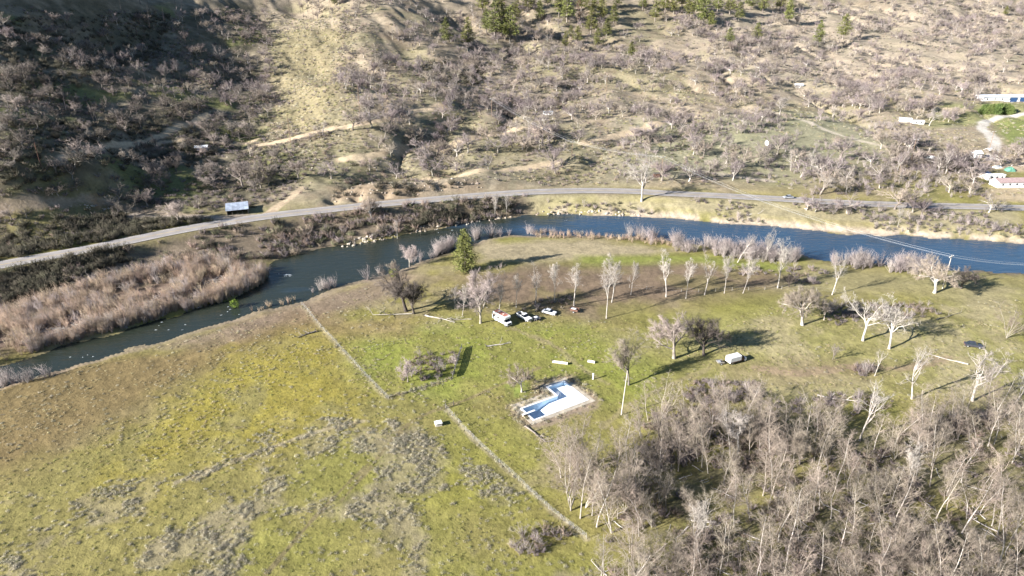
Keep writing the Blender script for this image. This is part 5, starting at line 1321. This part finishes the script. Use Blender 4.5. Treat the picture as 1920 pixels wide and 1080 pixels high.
# ------------------------------------------------------------------ loose things on the meadow
def log_thing(name, label, a, b, r, material, stubs=4, seed=0, cat='log', roots=False, lift=0.0):
    p0, p1 = W(*a), W(*b); L = (p1 - p0).length
    r *= 0.68
    e = thing(name, label, cat, p0, math.atan2(p1.y - p0.y, p1.x - p0.x))
    rr = np.random.default_rng(seed); pl = Plant(seed); q = np.array([0, 0, r * 0.8]); n = 6; dirv = np.array([1.0, 0, lift])
    pts = []
    for i in range(n):
        d = unit(dirv + rr.normal(size=3) * np.array([0.03, 0.10, 0.02])); k = q + d * L / n
        pl.wood.append((*q, *k, r * (1 - 0.1 * i), r * (1 - 0.1 * (i + 1)))); pts.append(k); q = k
    v, f = tube_mesh(pl.wood, 7); link('trunk', np_mesh('trunk', v, quads=f, material=M[material], smooth=True), e)
    for i in range(stubs):
        p = Plant(seed * 31 + i); c = pts[int(rr.integers(1, n))]
        p.branch(c, unit(np.array([0.6, rr.choice([-1, 1]) * rr.uniform(0.4, 1.0), rr.uniform(0.1, 0.8)])), L * rr.uniform(0.2, 0.42), r * 0.4, 0,
                 dict(n=[5, 3], seg=[4, 2], t0=[0.2, 0.1], ang=[40, 40], lr=[0.45], rr=[0.5], tap=[0.2, 0.3], wob=[0.2, 0.2], up=[-0.06, -0.05], lift=[0, 0], tl=0.7, tr=0.03, wl=2))
        vs, fs = tube_mesh(p.wood, 4); link('branch', np_mesh('branch', vs, quads=fs, material=M[material]), e)
    if roots:
        p = Plant(seed + 7)
        for i in range(12):
            a_ = rr.uniform(0, 6.283); d = unit(np.array([-0.35, math.cos(a_), math.sin(a_)])); l = r * rr.uniform(2.5, 4.5)
            p.wood.append((0, 0, r, *(np.array([0, 0, r]) + d * l), r * 0.4, r * 0.1))
        vs, fs = tube_mesh(p.wood, 5); link('root_plate', np_mesh('root_plate', vs, quads=fs, material=M['bark_dark']), e)
    return e
log_thing('fallen_tree', 'fallen tree with whitish trunk below the mistletoe oak', (772, 589), (700, 592), 0.35, 'bark_pale', 6, 1, 'fallen tree')
log_thing('fallen_tree', 'whitish fallen trunk leaning from a dark stump below the row', (797, 592), (852, 606), 0.38, 'bark_white', 5, 2, 'fallen tree', True)
log_thing('fallen_tree', 'low grey fallen branches beside the thin pale tree', (884, 599), (848, 602), 0.22, 'bark_pale', 6, 3, 'fallen tree')
log_thing('fallen_tree', 'fallen dead tree with pale root stump beside the field fence', (592, 622), (558, 634), 0.35, 'bark_grey', 8, 4, 'fallen tree', True)
log_thing('fallen_tree', 'uprooted white log lying in the green meadow centre', (912, 650), (958, 644), 0.32, 'bark_white', 3, 5, 'fallen tree', True)
log_thing('fallen_tree', 'tangled fallen tree below the diving board of the pool', (985, 800), (1018, 832), 0.35, 'bark_grey', 9, 6, 'fallen tree', True)
log_thing('fallen_tree', 'long white fallen log left of the multi-stemmed snag', (1815, 684), (1752, 668), 0.36, 'bark_white', 2, 7, 'fallen tree')
log_thing('fallen_tree', 'white fallen tree with fan of branches above the thicket', (1532, 742), (1600, 752), 0.36, 'bark_white', 8, 8, 'fallen tree')
log_thing('fallen_tree', 'white fallen trunk at the dark thicket edge', (1340, 818), (1372, 832), 0.34, 'bark_white', 4, 9, 'fallen tree')
log_thing('fallen_log', 'pale sticks lying left of the thicket top', (1285, 748), (1330, 756), 0.14, 'bark_pale', 3, 10)
log_thing('fallen_log', 'dark fallen log in the grass right of the pen', (1755, 600), (1805, 588), 0.2, 'bark_grey', 2, 11)
log_thing('driftwood_log', 'pale driftwood log on the far bank slope', (1400, 403), (1440, 400), 0.3, 'drift', 2, 12)
log_thing('driftwood_log', 'pale driftwood heap near the road at right', (1508, 392), (1535, 388), 0.35, 'drift', 3, 13)
log_thing('driftwood_log', 'long pale log beside the road under brush at right', (1745, 400), (1785, 405), 0.3, 'drift', 1, 14)

def trough(u0, v0, u1, v1, label, w=0.30):
    a, b = W(u0, v0), W(u1, v1); L = (b - a).length
    e = thing('water_trough', label, 'trough', a, math.atan2(b.y - a.y, b.x - a.x))
    MB().prismx([(-w * 0.7, 0.12), (-w, 0.62), (-w + 0.07, 0.62), (-w * 0.7 + 0.07, 0.2), (w * 0.7 - 0.07, 0.2), (w - 0.07, 0.62), (w, 0.62), (w * 0.7, 0.12)], 0, L).build('basin', M['cream_paint'], e)
    for x in (0, L):
        MB().prismx([(-w * 0.7, 0.1), (-w, 0.64), (w, 0.64), (w * 0.7, 0.1)], x - 0.03, x + 0.03).build('end_plate', M['white_paint'], e)
        MB().box(x * 0.8 + 0.3 - 0.1, x * 0.8 + 0.3 + 0.1, -w, w, -0.1, 0.12).build('foot', M['plank_dark'], e)
trough(1036, 680, 1064, 684, 'long white trough lying on the grass above the pool')
trough(1102, 679, 1115, 681, 'short white trough right of the long one')
p = W(1112, 711); e = thing('standpipe', 'short white standpipe standing in the grass right of the pool', 'standpipe', p)
MB().tube((0, 0, -0.2), (0, 0, 1.55), 0.2, 0.18, 12).build('pipe', M['white_paint'], e); MB().tube((0, 0, 1.55), (0, 0, 1.75), 0.26, 0.2, 12).build('cap', M['white_paint'], e)
MB().tube((0.15, 0, 1.2), (0.5, 0, 1.15), 0.05).build('spout', M['steel'], e)
p = W(822, 797); e = thing('well_box', 'small white lidded box standing alone in the weeds left of the pool', 'box', p, math.radians(20))
MB().box(-0.75, 0.75, -0.6, 0.6, -0.1, 0.75).build('box', M['cream_paint'], e)
for k in (0, 1):
    MB().prism([(-0.85 + k * 0.86, 0.76), (-0.85 + k * 0.86, 0.84), (-0.01 + k * 0.86, 0.90 - 0.06 * k), (-0.01 + k * 0.86, 0.82 - 0.06 * k)], -0.72, 0.72).build('lid', M['white_paint'], e)

# ------------------------------------------------------------------ fences
def fence(px, label, step=3.4, hgt=1.35, wires=4, thick=0.07, material='plank_grey', boards=0, name='wire_fence'):
    S = spline([W(u, v) for u, v in px], 12); s = np.concatenate([[0], np.cumsum(np.hypot(*np.diff(S[:, :2], axis=0).T))])
    n = max(2, int(s[-1] / step) + 1); t = np.linspace(0, s[-1], n)
    Q = [Vector((float(np.interp(k, s, S[:, 0])), float(np.interp(k, s, S[:, 1])), 0)) for k in t]
    for q in Q: q.z = float(ground_z(q.x, q.y))
    e = thing(name, label, 'fence', Q[0]); o0 = Q[0]
    pm = [MB().tube((0, 0, -0.3), (0.04 * k - 0.03, 0.02, hgt * (1 - 0.1 * k)), thick, thick * 0.85, 6) for k in range(3)]
    me = []
    for b in pm:
        m = bpy.data.meshes.new('post'); m.from_pydata(b.v, [], b.f); m.materials.append(M[material]); me.append(m)
    for i, q in enumerate(Q):
        o = link('post', me[i % 3], e, q - o0); o.rotation_euler = (random.gauss(0, 0.06), random.gauss(0, 0.06), random.uniform(0, 6))
    for w in range(wires):
        b = MB(); z = hgt * (0.25 + 0.7 * w / max(1, wires - 1))
        for q, r in zip(Q[:-1], Q[1:]):
            b.tube(q - o0 + Vector((0, 0, z)), r - o0 + Vector((0, 0, z)), 0.008, n=3)
        b.build('wire', M['wire'], e)
    for w in range(boards):
        z = hgt * (0.3 + 0.55 * w / max(1, boards - 1))
        for q, r in zip(Q[:-1], Q[1:]):
            d = (r - q).normalized(); nn = Vector((-d.y, d.x, 0)) * 0.02; a, c = q - o0, r - o0
            MB().add([a - nn + Vector((0, 0, z)), c - nn + Vector((0, 0, z)), c + nn + Vector((0, 0, z)), a + nn + Vector((0, 0, z)),
                      a - nn + Vector((0, 0, z + 0.16)), c - nn + Vector((0, 0, z + 0.16)), c + nn + Vector((0, 0, z + 0.16)), a + nn + Vector((0, 0, z + 0.16))],
                     [(3, 2, 1, 0), (4, 5, 6, 7), (0, 1, 5, 4), (1, 2, 6, 5), (2, 3, 7, 6), (3, 0, 4, 7)]).build('rail', M[material], e)
    return e
fence([(566, 572), (600, 612), (640, 655), (690, 710), (728, 748)], 'wire field fence running down from the river to the pen')
fence([(836, 766), (880, 815), (960, 890), (1030, 955), (1100, 1010)], 'wire field fence running from the gate down to the grove')
fence([(866, 653), (858, 680), (849, 709)], 'grey board fence on the right side of the old pen', 2.2, 1.5, 0, 0.09, 'plank_grey', 5, 'board_fence')
fence([(849, 709), (800, 725), (728, 746)], 'low dark wire fence along the bottom of the pen', 2.6, 1.1, 3, 0.08, 'plank_dark')
fence([(1180, 540), (1300, 548), (1480, 542), (1600, 552)], 'row of thin fence posts along the white tree row', 5.5, 1.3, 2, 0.08, 'plank_grey')
fence([(672, 660), (700, 655), (760, 640)], 'broken dark fence remnant above the pen', 3.0, 1.1, 2, 0.09, 'plank_dark')
p = W(836, 765); e = thing('gate_frame', 'dark wooden H-shaped gate brace at the top of the lower fence', 'gate', p, math.radians(22))
for x in (0, 2.0):
    MB().tube((x, 0, -0.3), (x, 0, 1.6), 0.1, 0.09, 8).build('post', M['plank_dark'], e)
MB().tube((0, 0, 1.15), (2.0, 0, 1.25), 0.06).build('cross_rail', M['plank_dark'], e)
MB().tube((0, 0, 0.2), (2.0, 0, 1.1), 0.04).build('brace', M['plank_dark'], e)

# ------------------------------------------------------------------ utility poles and wires
tops = {}
def utility_pole(key, u, v, hm, label, arm=True, rz=0.0, material='pole_wood', tilt=0.0, r=0.16, top_at=None):
    p = W(u, v); e = thing('utility_pole', label, 'pole', p, rz); e.rotation_euler = (0, tilt, rz)
    MB().tube((0, 0, -0.5), (0, 0, hm), r, r * 0.7, 8).build('pole', M[material], e)
    if arm:
        a = MB().box(-1.4, 1.4, -0.09, 0.09, hm - 0.55, hm - 0.40).build('crossarm', M['pole_pale'], e)
        for x in (-1.25, -0.6, 0.6, 1.25):
            MB().tube((x, 0, hm - 0.40), (x, 0, hm - 0.18), 0.07, 0.05, 6).build('insulator', M['white_paint'], a)
        MB().tube((0, 0.1, hm - 1.3), (0.7, 0.1, hm - 0.5), 0.03).tube((0, 0.1, hm - 1.3), (-0.7, 0.1, hm - 0.5), 0.03).build('brace', M['steel'], e)
    tops[key] = [Vector((p.x + math.cos(rz) * x, p.y + math.sin(rz) * x, p.z + hm - 0.18)) for x in (-1.25, -0.6, 1.25)]
    return e
utility_pole('a', 922, 219, 11.5, 'utility pole with pale crossarm on the middle hillside', rz=0.5)
utility_pole('b', 1072, 299, 9.5, 'utility pole with crossarm by the bare knoll above the road', rz=0.6)
utility_pole('c', 1240, 329, 9.5, 'utility pole with crossarm beside the road near the big white tree', rz=0.5)
utility_pole('d', 1767, 541, 12.0, 'utility pole with white crossarm on the near river bank', rz=0.6, material='pole_pale')
utility_pole('e', 1137, 170, 10.5, 'utility pole with crossarm high in the middle hillside trees', rz=0.3)
utility_pole('f', 1707, 306, 13.0, 'utility pole with crossarm above the roadside brush at right', rz=0.3)
utility_pole('g', 1853, 286, 12.0, 'utility pole with crossarm beside the curved gravel drive', rz=0.3)
utility_pole('h', 545, 268, 15.0, 'bare dark pole beside the hillside track', False)
utility_pole('i', 77, 312, 9.5, 'orange-brown sunlit pole on the left hillside', False, material='rust', r=0.2)
utility_pole('j', 675, 214, 15.0, 'thin bare pole beyond the upper end of the hillside track', False)
utility_pole('k', 1165, 778, metres(88, W(1165, 778)), 'pale slanting pole standing between pool and grey tree', False, material='pole_pale', tilt=0.05, r=0.15)
off = W(2060, 548); tops['z'] = [Vector((off.x + x, off.y + x * 0.6, off.z + 11)) for x in (-1.2, -0.6, 1.2)]
off = W(860, 130); tops['y'] = [Vector((off.x + x, off.y, off.z + 10)) for x in (-1.2, -0.6, 1.2)]
def span(a, b, label, sag):
    for k in range(3):
        p0, p1 = tops[a][k], tops[b][k]; n = 18; c = (p0 + p1) / 2; m = MB()
        P = [p0.lerp(p1, i / n) - Vector((0, 0, sag * 4 * (i / n) * (1 - i / n))) for i in range(n + 1)]
        for s_, t_ in zip(P[:-1], P[1:]): m.tube(s_ - p0, t_ - p0, 0.018, n=4)
        tag(m.build('power_wire', M['wire'], None, p0), label, 'wire', 'wires ' + label[-30:])
span('a', 'b', 'pale power wire running down the hill to the bare knoll', 1.5)
span('b', 'c', 'pale power wire from the bare knoll to the roadside pole', 1.2)
span('c', 'd', 'pale power wire crossing the river to the near bank pole', 4.0)
span('d', 'z', 'pale power wire leaving the near bank pole to the right', 2.0)

# ------------------------------------------------------------------ buildings
def shed():
    a, b = at_z(424, 405, 5.6), at_z(466, 401.5, 5.6); a = W(426, 404); b = W(466, 401)
    L = (Vector(b) - Vector(a)).length; rz = math.atan2(b.y - a.y, b.x - a.x)
    e = thing('open_shed', 'open-fronted shed with blue-grey metal roof beside the road', 'shed', (a.x, a.y, min(a.z, b.z)), rz)
    D = 6.6
    MB().box(0, L, D - 0.1, D, -0.5, 3.2).build('back_wall', M['plank_dark'], e)
    for x in (0, L - 0.1):
        MB().prismx([(0.1, -0.5), (D - 0.11, -0.5), (D - 0.11, 3.2), (0.1, 2.35)], x, x + 0.1).build('side_wall', M['plank_grey'], e)
    for k in range(5):
        MB().tube((0.1 + (L - 0.2) * k / 4, 0.0, -0.5), (0.1 + (L - 0.2) * k / 4, 0.0, 2.3), 0.09).build('post', M['plank_dark'], e)
    MB().box(-0.1, L + 0.1, -0.08, 0.08, 2.18, 2.34).build('beam', M['plank_dark'], e)
    n = 10
    for k in range(n):
        x0, x1 = -0.35 + (L + 0.7) * k / n, -0.35 + (L + 0.7) * (k + 1) / n - 0.02
        dz = 0.012 * (k % 2)
        MB().add([(x0, -0.6, 2.32 + dz), (x1, -0.6, 2.32 + dz), (x1, D + 0.4, 3.32 + dz), (x0, D + 0.4, 3.32 + dz), (x0, -0.6, 2.27 + dz), (x1, -0.6, 2.27 + dz), (x1, D + 0.4, 3.27 + dz), (x0, D + 0.4, 3.27 + dz)],
                 [(0, 1, 2, 3), (7, 6, 5, 4), (0, 4, 5, 1), (1, 5, 6, 2), (2, 6, 7, 3), (3, 7, 4, 0)]).build('roof_sheet', M['roof_metal'], e)
shed()

def house(u, v, L, D, h, rz, label, wall, roof, rise=1.2, name='house', cat='house', windows=4, flat=False, doors=1, sink=0.6):
    p = W(u, v); e = thing(name, label, cat, p, rz)
    MB().box(-L / 2, L / 2, 0, D, -sink, h).build('wall', M[wall], e)
    if flat:
        MB().box(-L / 2 - 0.25, L / 2 + 0.25, -0.25, D + 0.25, h + 0.003, h + 0.18, 0.05).build('roof', M[roof], e)
    else:
        for s in (0, 1):
            y0, y1 = (-0.45, D / 2) if s == 0 else (D / 2, D + 0.45)
            z0, z1 = (h - 0.1, h + rise) if s == 0 else (h + rise, h - 0.1)
            MB().add([(-L / 2 - 0.4, y0, z0), (L / 2 + 0.4, y0, z0), (L / 2 + 0.4, y1, z1), (-L / 2 - 0.4, y1, z1), (-L / 2 - 0.4, y0, z0 + 0.14), (L / 2 + 0.4, y0, z0 + 0.14), (L / 2 + 0.4, y1, z1 + 0.14), (-L / 2 - 0.4, y1, z1 + 0.14)],
                     [(3, 2, 1, 0), (4, 5, 6, 7), (0, 1, 5, 4), (1, 2, 6, 5), (2, 3, 7, 6), (3, 0, 4, 7)]).build('roof_slope', M[roof], e)
        for x in (-L / 2 + 0.01, L / 2 - 0.06):
            MB().add([(x, 0.02, h), (x, D - 0.02, h), (x, D / 2, h + rise - 0.06), (x + 0.05, 0.02, h), (x + 0.05, D - 0.02, h), (x + 0.05, D / 2, h + rise - 0.06)], [(0, 1, 2), (5, 4, 3), (0, 3, 4, 1), (1, 4, 5, 2), (2, 5, 3, 0)]).build('gable', M[wall], e)
    for k in range(windows):
        x = -L / 2 + L * (k + 0.6) / (windows + 0.2)
        w = MB().box(x - 0.55, x + 0.55, -0.035, -0.002, h * 0.38, h * 0.8).build('window', M['white_paint'], e)
        MB().box(x - 0.45, x + 0.45, -0.05, -0.037, h * 0.42, h * 0.76).build('pane', M['dark_glass'], w)
    for k in range(doors):
        x = L * (0.08 - 0.2 * k)
        d = MB().box(x - 0.45, x + 0.45, -0.04, -0.002, 0.0, min(2.0, h * 0.85)).build('door', M['cream_paint'], e)
        MB().box(x + 0.3, x + 0.36, -0.08, -0.042, 0.95, 1.05).build('handle', M['black'], d)
    return e
m = house(1906, 191, 50, 9, 3.4, math.radians(2), 'long white building with pale roof above the hedge', 'white_paint', 'roof_pale', 1.0, 'long_building', 'building', 9)
for k in range(3):
    MB().box(-5 + k * 7, 0 + k * 7, -0.06, -0.004, 0, 2.9).build('bay_shade', M['blue_tarp'], m)  # dark blue panel on the wall stands for the shade inside an open bay
house(1905, 352, 18, 6.5, 2.7, math.radians(4), 'long white house with faded maroon roof near the right edge', 'white_paint', 'maroon', 1.2, 'house', 'house', 5)
house(1868, 338, 8.5, 2.6, 2.5, math.radians(6), 'white caravan left of the maroon-roofed house', 'white_paint', 'white_paint', 0.3, 'caravan', 'caravan', 3, True)
house(1848, 335, 4.0, 2.6, 1.9, math.radians(8), 'small tan shed left of the white caravan', 'cream_paint', 'cream_paint', 0.4, 'garden_shed', 'shed', 0, True, 0)
house(1834, 297, 4.0, 3.6, 2.6, math.radians(10), 'small white A-roofed shed by the dirt yard', 'white_paint', 'white_paint', 1.3, 'garden_shed', 'shed', 0)
house(1857, 287, 3.6, 2.6, 1.6, math.radians(30), 'white-roofed low shelter behind the dirt yard', 'plank_dark', 'white_paint', 1.0, 'shelter', 'shelter', 0, False, 0)
house(1741, 297, 5.2, 2.4, 1.7, math.radians(-12), 'low wreck of a white trailer with rusty side in roadside brush', 'white_paint', 'rust', 0.3, 'wrecked_trailer', 'trailer', 1, True, 0)
house(1698, 229, 7.0, 2.6, 2.2, math.radians(-15), 'left of two white trailers on the right hillside meadow', 'white_paint', 'white_paint', 0.3, 'parked_trailer', 'trailer', 2, True)
house(1722, 233, 6.5, 2.6, 2.0, math.radians(-12), 'right of two white trailers on the right hillside meadow', 'cream_paint', 'white_paint', 0.3, 'parked_trailer', 'trailer', 2, True)
house(1028, 216, 6.0, 2.5, 2.0, math.radians(5), 'small white trailer on the middle hillside', 'white_paint', 'white_paint', 0.3, 'parked_trailer', 'trailer', 2, True)
house(378, 284, 5.5, 3.0, 2.1, math.radians(15), 'small white-roofed hut beside the left hillside track', 'grey_paint', 'white_paint', 0.6, 'hut', 'hut', 1)
house(1498, 165, 6.0, 3.5, 2.2, math.radians(-10), 'small grey hut high on the right hillside', 'plank_grey', 'roof_pale', 0.8, 'hut', 'hut', 1)
house(1232, 333, 3.0, 2.2, 1.8, math.radians(0), 'small dark brown sign-like hut beside the road pole', 'rust', 'plank_dark', 0.4, 'hut', 'hut', 0, True, 0)
p = W(1438, 274); e = thing('satellite_dish', 'white round dish on the green knoll', 'dish', p, math.radians(200))
MB().tube((0, 0, -0.2), (0, 0, 1.6), 0.09).build('mast', M['steel'], e)
d = MB(); nn_ = 16
ring = lambda r, x: [(x, r * math.cos(2 * math.pi * i / nn_), 1.9 + r * math.sin(2 * math.pi * i / nn_)) for i in range(nn_)]
vs = ring(0.15, 0.0) + ring(0.8, 0.12) + ring(1.5, 0.45); fs = [(i + k * nn_, (i + 1) % nn_ + k * nn_, (i + 1) % nn_ + (k + 1) * nn_, i + (k + 1) * nn_) for k in range(2) for i in range(nn_)] + [tuple(range(nn_))]
d.add(vs, fs).build('reflector', M['white_paint'], e); MB().tube((0, 0, 1.9), (1.0, 0, 1.9), 0.04).build('feed_arm', M['steel'], e)
def tarp(u, v, L, D, h, rz, label, material):
    p = W(u, v); e = thing('covered_heap', label, 'tarp', p, math.radians(rz)); r = np.random.default_rng(int(u)); n = 9
    vs = []; fs = []
    for i in range(n):
        for j in range(n):
            x, y = i / (n - 1) - 0.5, j / (n - 1) - 0.5
            vs.append((x * L, y * D, h * max(0, (1 - (2 * x) ** 4) * (1 - (2 * y) ** 4)) * r.uniform(0.8, 1.1) - 0.05))
    for i in range(n - 1):
        for j in range(n - 1):
            k = i * n + j; fs.append((k, k + n, k + n + 1, k + 1))
    MB().add(vs, fs).build('sheet', M[material], e)
tarp(1846, 326, 7.5, 3.0, 1.2, 5, 'dark blue tarp heap above the white caravan', 'blue_tarp')
tarp(1893, 320, 4.5, 4.0, 1.9, 0, 'green tarp heap behind the maroon-roofed house', 'green_tarp')
tarp(1870, 314, 5.0, 3.0, 1.1, 20, 'whitish heap of goods in the dirt yard', 'white_paint')
HG = 'hedge bushes in front of the long building'
for k in range(9):
    a = W(1841 + k * 6.6, 214 - (k % 2) * 0.8)
    plant_at((a.x, a.y, a.z), T['juniper'][k % 2], 'hedge_bush', 'dense green bush in the hedge before the long building', 'hedge', rng.uniform(5.6, 7.0), group=HG, wide=1.15)
# rapids
r_ = np.random.default_rng(9); fm = MB()
for (u, v, n, sp) in [(540, 516, 16, 1.8), (300, 612, 6, 4), (420, 585, 6, 4), (148, 671, 4, 2), (840, 436, 3, 4), (1050, 412, 3, 5)]:
    c = at_z(u, v, WATER_Z)
    for i in range(n):
        x, y = c[0] + r_.normal(0, sp), c[1] + r_.normal(0, sp * 0.5); l, w = r_.uniform(0.15, 0.5), r_.uniform(0.03, 0.08); a = math.radians(r_.uniform(10, 35))
        k = 7; ring_ = [(x + math.cos(a) * l * math.cos(t) - math.sin(a) * w * math.sin(t), y + math.sin(a) * l * math.cos(t) + math.cos(a) * w * math.sin(t)) for t in [6.283 * j / k for j in range(k)]]
        fm.add([(q[0], q[1], WATER_Z + 0.02) for q in ring_] + [(x, y, WATER_Z + 0.12)], [(j, (j + 1) % k, k) for j in range(k)])
o = fm.build('river_foam', M['foam']); o['kind'] = 'stuff'; o['label'] = 'white foam flecks on the riffles'; o['category'] = 'foam'
